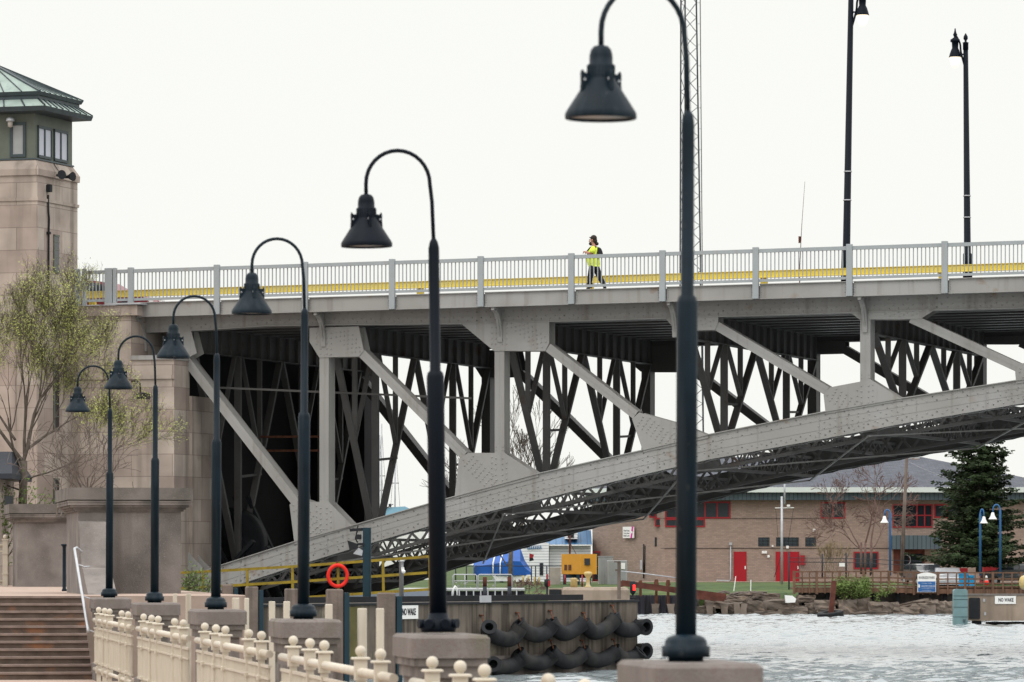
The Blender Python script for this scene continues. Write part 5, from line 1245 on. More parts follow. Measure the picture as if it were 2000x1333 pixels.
text('A project of the', 'white', .06, (mid, yc, pz(1139.5, Z)), X1, PS, width=.6)
text('Lorain Port Authority Board', 'white', .06, (mid+.05, yc, pz(1149, Z)), X1, PS, width=.7); text('www.lorainportauthority.com', 'white', .05, (mid, yc, pz(1153.5, Z)), X1, PS, width=.55)
m_ = M(); m_.box((a+.05, yc, pz(1148, Z)), (a+.14, yc+.01, pz(1142, Z))); m_.build('emblem', 'white', PS)
# concrete float with NO WAKE
FD = T('concrete_dock', 'tan concrete floating dock with a NO WAKE board at the right edge', 'dock', P(1960, 1215, 232)); Z = 232.
m_ = M(); m_.box((px(1889, Z), Z, pz(1213, Z)), (px(2300, Z), Z+3, pz(1163, Z))); m_.build('body', 'dock_concrete', FD)
m_ = M(); m_.box((px(1888, Z), Z-.04, pz(1163.5, Z)), (px(2300, Z), Z+.4, pz(1160, Z))); m_.build('coping', 'concrete_cap', FD)
m_ = M(); m_.box((px(1892, Z), Z-.12, pz(1209, Z)), (px(1914, Z), Z-.005, pz(1168, Z)), .05); m_.build('rubber_pad', 'dark', FD)
m_ = M(); m_.box((px(1901, Z), Z+.2, -.6), (px(1918, Z), Z+.8, pz(1213, Z))); m_.box((px(1935, Z), Z+.5, -.6), (px(2300, Z), Z+2.5, pz(1216, Z))); m_.build('supports', 'dark', FD)
m_ = M(); [m_.box((px(x, Z), Z-.03, pz(y+6, Z)), (px(x+4, Z), Z-.004, pz(y, Z))) for x, y in ((1920, 1170), (1922, 1196))]; m_.build('clamp', 'galv', FD)
r = T('no_wake_sign', 'clean white NO WAKE board on the tan concrete dock at right', 'sign', P(1963, 1180, Z)); m_ = M(); m_.box((px(1943, Z), Z-.05, pz(1180, Z)), (px(1984, Z), Z-.01, pz(1164.5, Z))); m_.build('board', 'white', r)
text('NO WAKE', 'ink', .25, (px(1964.5, Z), Z-.056, pz(1172.4, Z)), X1, r, width=.76, bold=.006)
r = T('dock_fender', 'tall weathered teal fender pad standing at the dock corner', 'fender', P(1876, 1223, 231)); m_ = M(); Z = 230.5
m_.prism([(px(1863, Z)+dx, z) for dx, z in ((.08, -.05), (0, .06), (0, pz(1154, Z)), (.07, pz(1151, Z)))]+[(px(1890, Z)+dx, z) for dx, z in ((-.07, pz(1151, Z)), (0, pz(1154, Z)), (0, .06), (-.08, -.05))], Z, Z+.7); m_.build('pad', 'teal', r)
m_ = M(); [m_.box((px(1863, Z)-.01, Z-.015, pz(y+.6, Z)), (px(1890, Z)+.01, Z+.3, pz(y, Z))) for y in (1164, 1171, 1186, 1205)]; m_.build('band', 'blue_steel', r)
# tyres and leaning post
Z = 268.; r = T('leaning_post', 'dark rusty steel post leaning out of the water beside the tyres', 'post', P(1625, 1196, Z)); m_ = M(); m_.beam(P(1622.5, 1205, Z+.4), P(1629, 1135, Z+.4), .3, .3); m_.build('shaft', 'rust_beam', r)
for i, (x, y, sx, tl, l) in enumerate(((1622, 1202, 25, .12, 'large black tractor tyre tilted in the water at the leaning post'), (1628, 1211, 22, 0, 'lower black tyre almost sunk beneath the tilted tyre'))):
    c = P(x, y, Z); rr = sx*Z/F; Xf = Matrix.Translation(c) @ Matrix.Rotation(-tl, 4, 'Y') @ Matrix.Rotation(R(6), 4, 'X'); m_ = M(Xf); h = .2 if i == 0 else .1
    m_.lathe([(rr*.55, -h), (rr*.9, -h*1.05), (rr, -h*.7), (rr, h*.7), (rr*.9, h*1.05), (rr*.55, h), (rr*.5, 0)], (0, 0, 0), 36)
    for k in range(36):
        a = k*math.pi/18; m_.beam((rr*math.cos(a), rr*math.sin(a), -h*.8), (rr*math.cos(a+.07)*1.01, rr*math.sin(a+.07)*1.01, h*.8), .05, .04, (math.cos(a), math.sin(a), 0))
    m_.build('tyre', 'rubber', label=l, cat='tyre')
# masts, poles, lamps on the far bank
Z = 300.; r = T('flag_mast', 'grey mast with a short yard and stays in front of the brick station', 'mast', P(1527, 1140, Z)); m_ = M()
m_.tube([P(1527, 1142, Z), P(1527, 970, Z)], [.09, .075], 10); m_.tube([P(1532.5, 985, Z), P(1532.5, 930, Z)], .06, 8); m_.build('pole', 'galv', r)
m_ = M(); m_.beam(P(1514, 992.5, Z), P(1551, 992, Z), .07, .05); m_.box((px(1537, Z), Z-.1, pz(990, Z)), (px(1543, Z), Z+.1, pz(986, Z))); m_.build('yard', 'white', r)
m_ = M(); m_.tube([P(1515, 993, Z), P(1520, 1056, Z)], .012, 4); m_.tube([P(1550, 993, Z), P(1540, 1056, Z)], .012, 4); m_.tube([P(1526, 1085, Z), P(1512, 1128, Z)], .02, 4); m_.build('halyards', 'dark', r)
Z = 297.; r = T('utility_pole', 'weathered grey wooden utility pole by the entrance canopy', 'utility pole', P(1760.5, 1122, Z)); m_ = M(); m_.tube([P(1760.5, 1125, Z), P(1771, 893, Z)], [.13, .1], 12); m_.build('pole', 'timber', r)
m_ = M(); m_.tube([P(1770, 897, Z), P(1790, 893, Z)], .025, 5); m_.box((px(1786, Z), Z-.08, pz(896, Z)), (px(1796, Z), Z+.08, pz(891, Z)), .03); m_.tube([P(1776, 903, Z), P(1800, 915, Z), P(1850, 935, Z)], .012, 4); m_.build('light_arm', 'galv', r)
for i, (xp, yt, xs_, ys, sd, lab) in enumerate(((1738.5, 996, 1727.5, 1011, -1, 'blue park lamp with a white bell shade beside the wooden utility pole'), (1914.5, 995, 1921.5, 1012, 1, 'blue park lamp whose white shade hangs to the right, before the spruce'), (1953.5, 986, 1939, 1004, -1, 'tallest blue park lamp with white shade at the right edge of the spruce'))):
    Z = 290.; r = T('park_lamp', lab, 'street lamp', P(xp, 1125, Z), 'blue park lamps with white bell shades'); m_ = M(); pts = [P(xp, 1125, Z), P(xp, ys-6, Z)]
    for k in range(1, 8): t = math.pi*k/8; pts.append(P((xp+xs_)/2+(xp-xs_)/2*math.cos(t), ys-6-(ys-6-yt)*math.sin(t), Z))
    pts.append(P(xs_, ys-2, Z)); m_.tube(pts, [.07]*2+[.045]*(len(pts)-2), 8); m_.build('pole', 'bluepole', r)
    m_ = M(); c = P(xs_, ys, Z); m_.lathe([(.27, -.35), (.25, -.3), (.18, -.22), (.13, -.1), (.09, .05), (.05, .09)], c, 20); m_.build('lamp_shade', 'white', r)
# chain link fence
Z = 292.; CF = T('chain_link_fence', 'grey chain link fence standing behind the start of the boardwalk', 'fence', P(1600, 1130, Z))
for x, y0, y1 in ((1541, 1078, 1170), (1606, 1082, 1130), (1652.5, 1080, 1130), (1700, 1096, 1125)):
    m_ = M(); m_.tube([P(x, y1, Z), P(x, y0, Z)], .055, 6); m_.build('post', 'mast_steel', CF)
m_ = M()
for y in (1091, 1099): m_.tube([P(1541, y-(1), Z), P(1652, y, Z), P(1800, y+6, Z)], .02, 4)
x = 1541.
while x < 1652:
    m_.beam(P(x, 1092, Z), P(x+14, 1130, Z), .008, .008); m_.beam(P(x+14, 1092, Z), P(x, 1130, Z), .008, .008); x += 3.2
m_.build('mesh', 'mast_steel', CF)
m_ = M(); m_.box((px(1639, Z), Z-.06, pz(1107, Z)), (px(1650, Z), Z-.03, pz(1100, Z))); m_.build('notice', 'white', CF)
F2 = T('marina_fence', 'tall wire fence before the blue tarpaulin boat', 'fence', P(1000, 1130, 300)); Z = 300.
m_ = M(); [m_.tube([P(x, 1140, Z), P(x, 1105, Z)], .045, 6) for x in (890, 911, 929, 1038, 1046, 1068)]; m_.tube([P(885, 1106, Z), P(1097, 1106, Z)], .03, 6); m_.build('frame', 'mast_steel', F2)
# vehicles / clutter behind the boardwalk
def car(name, lab, Xf, body, glass='glass', L_=4.6, H_=1.45, W_=1.8, suv=False):
    r = T(name, lab, 'car', Xf @ Vector((0, 0, 0))); h = H_
    if suv: sil = [(-2.3, .35), (-2.3, .95), (-2.22, 1.05), (-2.0, 1.12), (-1.75, h-.05), (-1.5, h), (.4, h), (.75, h-.05), (1.3, 1.05), (2.15, .92), (2.3, .75), (2.3, .35)]
    else: sil = [(-2.3, .35), (-2.3, .8), (-2.2, .92), (-1.75, .96), (-1.1, h-.06), (-.75, h), (.15, h), (.5, h-.05), (1.2, .97), (2.1, .82), (2.3, .65), (2.3, .35)]
    sil = [(x*L_/4.6, z) for x, z in sil]
    def off(y): return [(x, z) for x, z in sil]
    m_ = M(Xf); n = len(sil); ys = [(-W_/2, .0), (-W_/2+.0, 0)]
    belt = 1.0
    def pt(x, z, sgn, f): yy = W_/2*f*(1-.16*max(0, (z-belt))/(h-belt)*1.2); return (x*(1 if f > .9 else 1), sgn*yy, z)
    vs = [pt(x, z, -1, 1) for x, z in sil]+[pt(x, z, 1, 1) for x, z in sil]
    m_.add(vs, [list(range(n))[::-1], list(range(n, 2*n))]+[[i, (i+1) % n, n+(i+1) % n, n+i] for i in range(n)]); m_.build('body', body, r, recalc=True)
    gl = [(x, z) for x, z in sil if z > .9 and z < h+.1]
    ins = [(-1.45 if suv or True else -1.2, 1.03), (-1.0 if not suv else -1.55, h-.1), (.3, h-.1), (1.0, 1.03)] if not suv else [(-1.9, 1.08), (-1.65, h-.1), (.55, h-.1), (1.12, 1.06)]
    if not suv: ins = [(-1.5, 1.0), (-1.0, h-.13), (-.7, h-.07), (.12, h-.07), (.42, h-.12), (1.02, 1.0)]
    m_ = M(Xf)
    for sgn in (-1, 1):
        vv = []
        for x, z in ins: yy = W_/2*(1-.19*max(0, (z-belt))/(h-belt))+.012; vv.append((x*L_/4.6, sgn*yy, z))
        m_.add(vv, [list(range(len(vv)))])
    m_.build('side_window', glass, r)
    m_ = M(Xf); m_.box((-.25, -W_/2-.015, .98), (-.18, W_/2+.015, h-.05)); m_.build('pillar', body, r)
    for x in (-1.45*L_/4.6, 1.4*L_/4.6):
        for sgn in (-1, 1):
            m_ = M(Xf); m_.tube([(x, sgn*(W_/2-.2), .33), (x, sgn*(W_/2+.02), .33)], .33, 20); wh = m_.build('wheel', 'rubber', r)
            m_ = M(Xf); m_.tube([(x, sgn*(W_/2+.02), .33), (x, sgn*(W_/2+.03), .33)], .19, 12); m_.build('rim', 'galv', wh)
    for sgn in (-1, 1): m_ = M(Xf); m_.box((2.2*L_/4.6, sgn*.55-.2, .62), (2.31*L_/4.6, sgn*.55+.2, .78), .02); m_.build('headlight', 'white', r)
    m_ = M(Xf); m_.box((2.2*L_/4.6, -.6, .42), (2.312*L_/4.6, .6, .5)); m_.build('grille', 'galv', r)
    return r
Z = 300.; g = 1.66
car('parked_car', 'dark parked car nosing towards the boardwalk behind the park sign', Matrix.Translation((px(1805, Z+1), Z+1, g)) @ Matrix.Rotation(R(-78), 4, 'Z'), 'cardark', suv=True)
car('parked_car', 'silver parked car facing the river between park sign and blue bins', Matrix.Translation((px(1848, Z), Z, g-.25)) @ Matrix.Rotation(R(-88), 4, 'Z'), 'carsilver', suv=False)
car('parked_car', 'dark parked car behind the railing at the right edge of the boardwalk', Matrix.Translation((px(1985, Z+3), Z+3, g)) @ Matrix.Rotation(R(172), 4, 'Z'), 'cardark', suv=True)
for i, (x0, x1, y0, y1, l) in enumerate(((1874, 1891, 1120, 1146, 'bright blue portable bin, left of the pair behind the boardwalk rail'), (1893, 1904, 1124, 1146, 'bright blue low bin, right of the pair behind the boardwalk rail'))):
    Z = 292.; r = T('blue_bin', l, 'bin', P((x0+x1)/2, y1, Z), 'bright blue bins'); m_ = M(); m_.box((px(x0, Z), Z, 1.4), (px(x1, Z), Z+.6, pz(y0+3, Z)), .02); m_.build('body', 'blueplastic', r); m_ = M(); m_.box((px(x0, Z)-.03, Z-.03, pz(y0+3, Z)), (px(x1, Z)+.03, Z+.63, pz(y0, Z))); m_.build('lid', 'blueplastic', r)
Z = 287.; r = T('traffic_cone', 'orange traffic cone with white collars behind the boardwalk rail', 'cone', P(1926.5, 1142, Z)); c = Vector((px(1926.5, Z), Z, pz(1142, Z)-.05))
for z0, z1, r0, r1, mm, nm in ((0, .3, .17, .12, 'orange_red', 'lower_cone'), (.3, .38, .12, .10, 'white', 'collar'), (.38, .44, .1, .085, 'orange_red', 'band'), (.44, .6, .085, .04, 'white', 'tip')):
    m_ = M(); m_.lathe([(r0, z0), (r1, z1)], c, 16); m_.build(nm, mm, r)
r = T('red_shed', 'bright red timber shed glimpsed behind the spruce and blue lamps', 'shed', P(1935, 1130, 312)); Z = 312.
m_ = M(); m_.prism([(px(1920, Z), 1.8), (px(1951, Z), 1.8), (px(1951, Z), pz(1100, Z)), (px(1943, Z), pz(1087, Z)), (px(1922, Z), pz(1099, Z))], Z, Z+2.5); m_.build('wall', 'red_frame', r)
m_ = M(); m_.box((px(1848, Z), Z, 1.8), (px(1890, Z), Z+1, pz(1110, Z))); m_.build('annex', 'red_frame', r)
for i, x in enumerate((1996,)):
    m_ = M(); Z = 281.; m_.ball(P(x+2, 1135, Z)+Vector((0, -.4, -.1)), .3, 14, 1.5); m_.build('canvas_bundle', 'bollard', label='tan canvas bundle hung over the boardwalk rail at the right edge', cat='bundle')
# ======================= BACKDROP =======================
Z = 420.; r = T('lattice_mast', 'very tall dark steel lattice radio mast rising far behind the bridge', 'mast', P(1349, 1120, Z)); m_ = M()
def mx_(y): return [(1327.5-(y-0)*.002, 1331), (1349, 1352), (1360.5+.0145*y if y > 0 else 1360.5, 1363)]
legs = [lambda y: P(1330-.003*y, y, Z), lambda y: P(1338+.002*y, y, Z+1.2), lambda y: P(1360+.016*y, y, Z-.4)]
for lg in legs: m_.tube([lg(1125), lg(600), lg(200), lg(-260)], .075, 5, False)
lad = [lambda y: P(1367.5+.008*y, y, Z), lambda y: P(1362+.012*y, y, Z-.4)]
m_.tube([lad[0](1125), lad[0](-260)], .04, 4, False); m_.build('leg', 'mast_steel', r)
m_ = M(); y = -255.; k = 0
while y < 1100:
    for a in range(3):
        b = (a+1) % 3; p, q = (legs[a](y), legs[b](y+29)) if k % 2 == 0 else (legs[b](y), legs[a](y+29)); m_.beam(p, q, .045, .045)
    y += 29; k += 1
m_.build('lacing', 'mast_steel', r)
m_ = M(); y = -240.
while y < 1100: m_.beam(lad[0](y), legs[2](y), .03, .03); y += 41
m_.build('ladder_rung', 'mast_steel', r)
Z = 330.; m_ = M(); m_.tube([P(1558, 1130, Z), P(1562, 520, Z)], .045, 6); m_.box((px(1559.5, Z), Z-.05, pz(475, Z)), (px(1564, Z), Z+.05, pz(462, Z)))
m_.tube([P(1562, 520, Z), P(1566, 440, Z), P(1572, 355, Z)], [.035, .02, .012], 5); m_.build('whip_antenna', 'rust_beam', label='thin reddish whip antenna mast behind the bridge railing', cat='antenna')
for i, (x, yt) in enumerate(((745.5, 828), (772, 860), (741, 850))):
    Z = 380.; r = T('sailboat', 'moored sailboat whose bare mast shows through the truss, %s' % ['left and tallest', 'right, shorter', 'thin one at far left'][i], 'sailboat', P(x, 1100, Z), 'sailboats behind the bridge')
    m_ = M(); m_.tube([P(x-1, 1100, Z), P(x, yt, Z)], [.09, .06], 6); m_.build('mast', 'galv', r)
    m_ = M(); m_.tube([P(x, yt+4, Z), P(x-11, 1020, Z)], .015, 3); m_.tube([P(x, yt+4, Z), P(x+11, 1020, Z)], .015, 3); m_.tube([P(x-7, 930+i*14, Z), P(x+7, 930+i*14, Z)], .03, 4); m_.build('rigging', 'mast_steel', r)
    m_ = M(); m_.prism([(px(x-70, Z), pz(1103, Z)), (px(x-50, Z), .6), (px(x+60, Z), .6), (px(x+80, Z), pz(1098, Z))], Z-1.2, Z+1.2); m_.build('hull', 'white', r)
Z = 370.; r = T('cabin_cruiser', 'large boat with a pale blue covered flybridge behind the bridge arch', 'boat', P(780, 1080, Z)); m_ = M()
m_.prism([(px(738, Z), pz(1030, Z)), (px(740, Z), pz(1010, Z)), (px(748, Z), pz(998, Z)), (px(756, Z), pz(992, Z)), (px(792, Z), pz(990, Z)), (px(812, Z), pz(1000, Z)), (px(825, Z), pz(1030, Z))], Z-1.5, Z+1.5); m_.build('canopy', 'boatblue', r)
m_ = M(); m_.beam(P(747, 997, Z-1.6), P(768, 985, Z-1.6), .1, .06); m_.build('radar_arch', 'mast_steel', r)
m_ = M(); m_.box((px(760, Z), Z-1.6, pz(991, Z)), (px(765, Z), Z-1, pz(985, Z))); m_.build('antenna_box', 'mast_steel', r)
m_ = M(); m_.prism([(px(738, Z), pz(1030.5, Z)), (px(825, Z), pz(1030.5, Z)), (px(860, Z), 2.6), (px(830, Z), .2), (px(740, Z), .2), (px(715, Z), 2.6)], Z-1.8, Z+1.8); m_.build('hull', 'white', r)
# ======================= ON THE BRIDGE =======================
def blamp(xb, yb, xt, yt, w_, hx, gy, lab, finial):
    def q(x, y): s, z = bp(x, y, w_); return BX @ Vector((s, w_, z))
    base = q(xb, yb); r = T('bridge_lamp', lab, 'street lamp', base, 'black teardrop lamps on the bridge'); k = base.y/F
    m_ = M(); top = q(xt, yt); b2 = q(xb, yb); m_.tube([b2, b2+(top-b2)*.12, b2+(top-b2)*.125, top], [.17, .16, .125, .085], 16); m_.build('pole', 'lamp_black', r)
    m_ = M(); c = q(hx, gy)
    m_.lathe([(.02, 1.02), (.03, .93), (.05, .85), (.08, .80), (.05, .74), (.05, .70), (.17, .62), (.17, .54), (.12, .52), (.11, .32), (.15, .24), (.19, .12), (.21, .04), (.225, .0)][::-1], c, 24)
    if True: m_.build('lamp_head', 'lamp_black', r)
    m_ = M(); m_.lathe([(.01, -.385), (.08, -.36), (.14, -.27), (.185, -.13), (.19, -.0)], c, 20); m_.build('globe', 'lampglow', r)
    m_ = M(); sg = 1 if hx > xt else -1; tp = q(xt, gy)
    pts = [tp+Vector((0, 0, -.45)), tp+Vector((sg*.16, 0, .15)), tp.lerp(c, .55)+Vector((0, 0, .5)), c+Vector((0, 0, .82))]
    m_.tube(smooth_path([Vector(p) for p in pts], 6), .035, 8); m_.beam(tp+Vector((0, 0, .1)), tp+Vector((sg*.2, 0, .1)), .05, .05); m_.build('bracket', 'lamp_black', r)
    if finial: m_ = M(); m_.lathe([(.1, -.25), (.1, -.02), (.12, 0), (.05, .03), (.03, .06), (.08, .14), (.075, .22), (.01, .34)], top, 16); m_.build('finial', 'lamp_black', r)
    m_ = M(); 
    for f_ in (.27, .36): pc = b2.lerp(top, f_); m_.lathe([(.145-.02*f_, 0), (.145-.02*f_, .04)], pc, 16)
    m_.build('band', 'galv', r)
w1 = 2.9; blamp(1652, 560, 1663, -60, w1, 1684.5, 30, 'black bridge lamp with a lit teardrop globe cut by the top edge', False)
w2 = (163.6-BO.y+.308*bs(1888, 12))/.9514; blamp(1890, 553, 1886, 84, w2, 1865.5, 112, 'black bridge lamp with pointed finial and lit globe, whole head in view at right', True)
# red car
sc_ = bs(228, 6.5); z = dk(sc_)-.2
XC = BX @ Matrix.Translation((sc_-.7, 6.5, z))
car('red_car', 'dark red hatchback driving on the bridge behind the left end of the railing', XC, 'carred', L_=4.5, H_=1.42)
# walker
def skin(nodes, edges, m, name, parent, sub=2):
    me = bpy.data.meshes.new(name); o0 = origin_of(parent); me.from_pydata([tuple(Vector(n[0])-o0) for n in nodes], edges, []); me.materials.append(MT[m])
    o = bpy.data.objects.new(name, me); COL.objects.link(o); o.parent = parent
    md = o.modifiers.new('Skin', 'SKIN'); md.use_smooth_shade = True
    sk = me.skin_vertices[0] if me.skin_vertices else None
    if sk is None: return o
    for i, n in enumerate(nodes):
        rr = n[1]; sk.data[i].radius = rr if isinstance(rr, tuple) else (rr, rr); sk.data[i].use_root = (i == 0)
    sb = o.modifiers.new('Sub', 'SUBSURF'); sb.levels = sub; sb.render_levels = sub
    return o
WP = 1.15
def wk(x, y, dw=0.):      # walker point; dw sideways (away from the camera positive)
    s, z = bp(x, y, WP); return BX @ Vector((s, WP+dw, z))
PE = T('person', 'man in a yellow green T-shirt and black trousers walking left on the bridge', 'person', wk(1162, 567))
body = [((1160, 517, 0), .12), ((1160, 505, 0), .14), ((1160, 492, 0), .15), ((1161, 484.5, 0), .09), ((1160, 479.5, 0), .062), ((1158.5, 474.5, 0), .08), ((1157.5, 468.5, 0), .098), ((1158, 463.5, 0), .085),
        ((1161.5, 486, -.19), .07), ((1161.5, 496, -.24), .055), ((1152, 495.5, -.23), .045), ((1146.5, 493, -.17), .035), ((1143.5, 492.5, -.14), .036),
        ((1161.5, 486, .19), .07), ((1161.5, 496, .24), .055), ((1152, 495.5, .23), .045), ((1146, 493.5, .15), .035), ((1143.5, 493, .12), .036),
        ((1158, 521, -.1), .1), ((1154.5, 541, -.1), .07), ((1153, 560, -.1), .045), ((1161, 521, .1), .1), ((1170, 540, .1), .07), ((1178.5, 558, .1), .045)]
bn = [(wk(a, b, c), r) for (a, b, c), r in body]
skin(bn, [(0, 1), (1, 2), (2, 3), (3, 4), (4, 5), (5, 6), (6, 7), (3, 8), (8, 9), (9, 10), (10, 11), (11, 12), (3, 13), (13, 14), (14, 15), (15, 16), (16, 17), (0, 18), (18, 19), (19, 20), (0, 21), (21, 22), (22, 23)], 'skin', 'body', PE)
m_ = M(); m_.add([wk(1151.5, 469, -.02), wk(1151.5, 469, .02), wk(1149.3, 472.2, 0), wk(1152, 473, -.02), wk(1152, 473, .02)], [[0, 1, 2], [0, 2, 3], [1, 4, 2], [3, 2, 4]]); m_.build('nose', 'skin', PE)
for dw in (-.055, .055):
    m_ = M(); m_.ball(wk(1152.3, 468.4, dw), .014, 8); m_.build('eye', 'dark', PE)
    m_ = M(); m_.ball(wk(1158.3, 470, dw*1.75), .028, 8, 1.3); m_.build('ear', 'skin', PE)
    for k in range(5):
        m_ = M(); b0 = wk(1143, 492.6, (-.13 if dw < 0 else .11)); q = b0+Vector((-.018-.003*k, -.02+.01*k, .012-.014*k)); e = q+Vector((-.004, .01, -.03)); m_.tube([b0, q, e], [.013, .011, .008], 6); m_.build('finger', 'skin', PE)
m_ = M(); m_.tube([wk(1151.8, 475.3, -.03), wk(1151.2, 475.4, 0), wk(1151.8, 475.3, .03)], .008, 5); m_.build('mouth', 'rust', PE)
# beard, hair, bun
m_ = M(); m_.ball(wk(1154.2, 476.3, 0), .075, 14, .9); m_.build('beard', 'hair', PE)
m_ = M(); m_.ball(wk(1159.6, 465.8, 0), .112, 16, 1.0); m_.ball(wk(1161.6, 471, 0), .09, 14, 1.1); m_.build('hair', 'hair', PE)
m_ = M(); m_.ball(wk(1166, 476.5, 0), .06, 12); m_.build('hair_bun', 'hair', PE)
m_ = M(); m_.tube([wk(1153.5, 464.5, -.1), wk(1152, 464, 0), wk(1153.5, 464.5, .1)], .018, 6); m_.build('sunglasses', 'dark', PE)
def blob(m_, pts, n=18, sy=1.0):      # body-like tube: (x, y, dw, half depth, half width)
    vs = []
    for x, y, dw, a, b in pts:
        c = wk(x, y, dw)
        for k in range(n): t = 2*math.pi*k/n; vs.append(c+U_*(a*math.cos(t))+N_*(b*math.sin(t)))
    nn = len(pts); m_.add(vs, [[i*n+k, i*n+(k+1) % n, (i+1)*n+(k+1) % n, (i+1)*n+k] for i in range(nn-1) for k in range(n)]+[list(range(n)), [(nn-1)*n+k for k in range(n)]], True)
m_ = M(); blob(m_, [(1160.5, 521.5, 0, .19, .2), (1160, 517, 0, .215, .215), (1158.5, 509, 0, .225, .215), (1158, 500, 0, .215, .21), (1159.5, 491, 0, .19, .215), (1160.5, 486, 0, .15, .2), (1160.5, 483, 0, .10, .13), (1160, 481, 0, .07, .075)])
for sg in (-1, 1): m_.tube([wk(1161, 484.8, sg*.13), wk(1161.5, 487.5, sg*.2), wk(1161.3, 491.5, sg*.235), wk(1160.8, 495.5, sg*.245)], [.07, .095, .088, .08], 14)
m_.build('t_shirt', 'hivis', PE)
m_ = M(); blob(m_, [(1160.5, 517, 0, .185, .185), (1160.5, 522, 0, .18, .19), (1160, 528, 0, .15, .18)])
m_.tube([wk(1159, 520, -.09), wk(1157, 531, -.1), wk(1154.5, 541, -.1), wk(1153.5, 552, -.1), wk(1153.5, 563.5, -.1)], [.12, .115, .095, .085, .08], 14)
m_.tube([wk(1161.5, 520, .09), wk(1165.5, 531, .1), wk(1169.5, 541, .1), wk(1175, 551, .1), wk(1180.5, 560, .1)], [.12, .115, .095, .085, .075], 14)
m_.build('trousers', 'cloth_black', PE)
for a, b in (((1154, 564.3, -.1), (1146.5, 565.3, -.1)), ((1182.5, 560.5, .1), (1176.5, 564.5, .1))):
    skin([(wk(*a), .048), (wk((a[0]+b[0])/2, (a[1]+b[1])/2, a[2]), .05), (wk(*b), .038)], [(0, 1), (1, 2)], 'dark', 'shoe', PE)
BK = T('backpack', 'dark backpack with shoulder strap worn by the walking man', 'backpack', wk(1170, 506))
skin([(wk(1168.5, 483, 0), .08), (wk(1169, 490, 0), .13), (wk(1170, 498, 0), .16), (wk(1169.5, 505, 0), .13)], [(0, 1), (1, 2), (2, 3)], 'cloth_black', 'bag', BK)
for dw in (-.14, .14):
    m_ = M(); m_.tube([wk(1167, 484, dw*.8), wk(1161, 481.5, dw), wk(1154.5, 485, dw), wk(1149, 492, dw*1.1), wk(1152, 501, dw*1.3), wk(1165, 504, dw*1.2)], .022, 6); m_.build('strap', 'cloth_black', BK)
# ======================= TREES =======================
def rnd_dir(d, ang, rnd):
    a = d.orthogonal().normalized(); b = d.cross(a); t = rnd.uniform(0, 2*math.pi); return (d*math.cos(ang)+(a*math.cos(t)+b*math.sin(t))*math.sin(ang)).normalized()
def grow(m_, p, d, L_, r, depth, rnd, tips, spread=.5, bend=.12, up=.06, kids=3, minr=.006, taper=.6, seg=4, ratio=.72):
    pts = [p]; rs = [r]; q = p
    for k in range(seg):
        d = (d+Vector((rnd.gauss(0, bend), rnd.gauss(0, bend), rnd.gauss(0, bend)+up))).normalized(); q = q+d*(L_/seg); pts.append(q); rs.append(max(minr, r*(1-(1-taper)*(k+1)/seg)))
    m_.tube(pts, rs, 6 if r > .05 else (4 if r > .015 else 3), False)
    if depth == 0: tips.append((pts, d)); return
    for k in range(kids):
        i = rnd.randint(max(1, seg//2), seg) if k else seg
        grow(m_, pts[i], rnd_dir(d, rnd.uniform(spread*.4, spread), rnd), L_*rnd.uniform(ratio-.12, ratio+.1), rs[i]*rnd.uniform(.6, .8), depth-1, rnd, tips, spread, bend, up, kids, minr, taper, seg, ratio)
    if depth <= 2: tips.append((pts, d))
def leaves(m_, tips, n, size, rnd, spread_, keep=lambda p: True):
    for pts, d in tips:
        for k in range(n):
            i = rnd.randint(0, len(pts)-1); c = pts[i]+Vector((rnd.gauss(0, spread_), rnd.gauss(0, spread_), rnd.gauss(0, spread_)))
            if not keep(c): continue
            a = Vector((rnd.gauss(0, 1), rnd.gauss(0, 1), rnd.gauss(0, 1))).normalized(); u = a.orthogonal().normalized(); s_ = size*rnd.uniform(.5, 1.2); m_.quad(c, a, u, s_, s_*.4)
rnd = random.Random(11); Zt = 143.
r = T('budding_tree', 'budding tree with thin yellow green leaves in front of the stone tower', 'tree', P(45, 1130, Zt))
m_ = M(); tips = []; base = P(42, 1140, Zt)
m_.tube([base, P(44, 1000, Zt), P(46, 900, Zt)], [.17, .14, .12], 10)
for q0, d0, L0, rr in ((P(46, 905, Zt), (-.75, .1, 1), 2.0, .07), (P(46, 900, Zt), (.3, 0, 1), 1.95, .07), (P(45, 930, Zt), (-.2, -.3, 1), 1.9, .05), (P(50, 880, Zt), (1.0, .1, .8), 1.6, .05), (P(45, 940, Zt), (1.2, -.1, .3), 1.7, .03), (P(30, 860, Zt), (-.6, .1, 1), 1.7, .045), (P(46, 900, Zt), (.5, .1, 1), 1.75, .055), (P(46, 960, Zt), (-.9, -.1, .3), 1.5, .03), (P(48, 890, Zt), (.05, .1, 1), 1.9, .06)):
    grow(m_, q0, Vector(d0).normalized(), L0, rr, 6, rnd, tips, .5, .09, .07, 3, .0035, .5, 4, .72)
for pts, d in tips:
    for k in range(1):
        p = pts[rnd.randint(1, len(pts)-1)]; q = p+rnd_dir(d, rnd.uniform(.2, 1.1), rnd)*rnd.uniform(.12, .3); e = q+Vector((rnd.gauss(0, .06), rnd.gauss(0, .06), rnd.uniform(-.18, .12)))
        m_.tube([p, q, e], [.0035, .003, .002], 3, False)
m_.build('trunk', 'bark', r)
m_ = M(); leaves(m_, tips, 4, .022, rnd, .12, lambda p: p.z > 4.9 or rnd.random() < .3); m_.build('foliage', 'leaf_bud', r)
rnd = random.Random(5); r = T('bare_shrub', 'bare brown shrub with arching twigs above the large concrete pedestal', 'shrub', P(130, 985, 124)); m_ = M(); tips = []
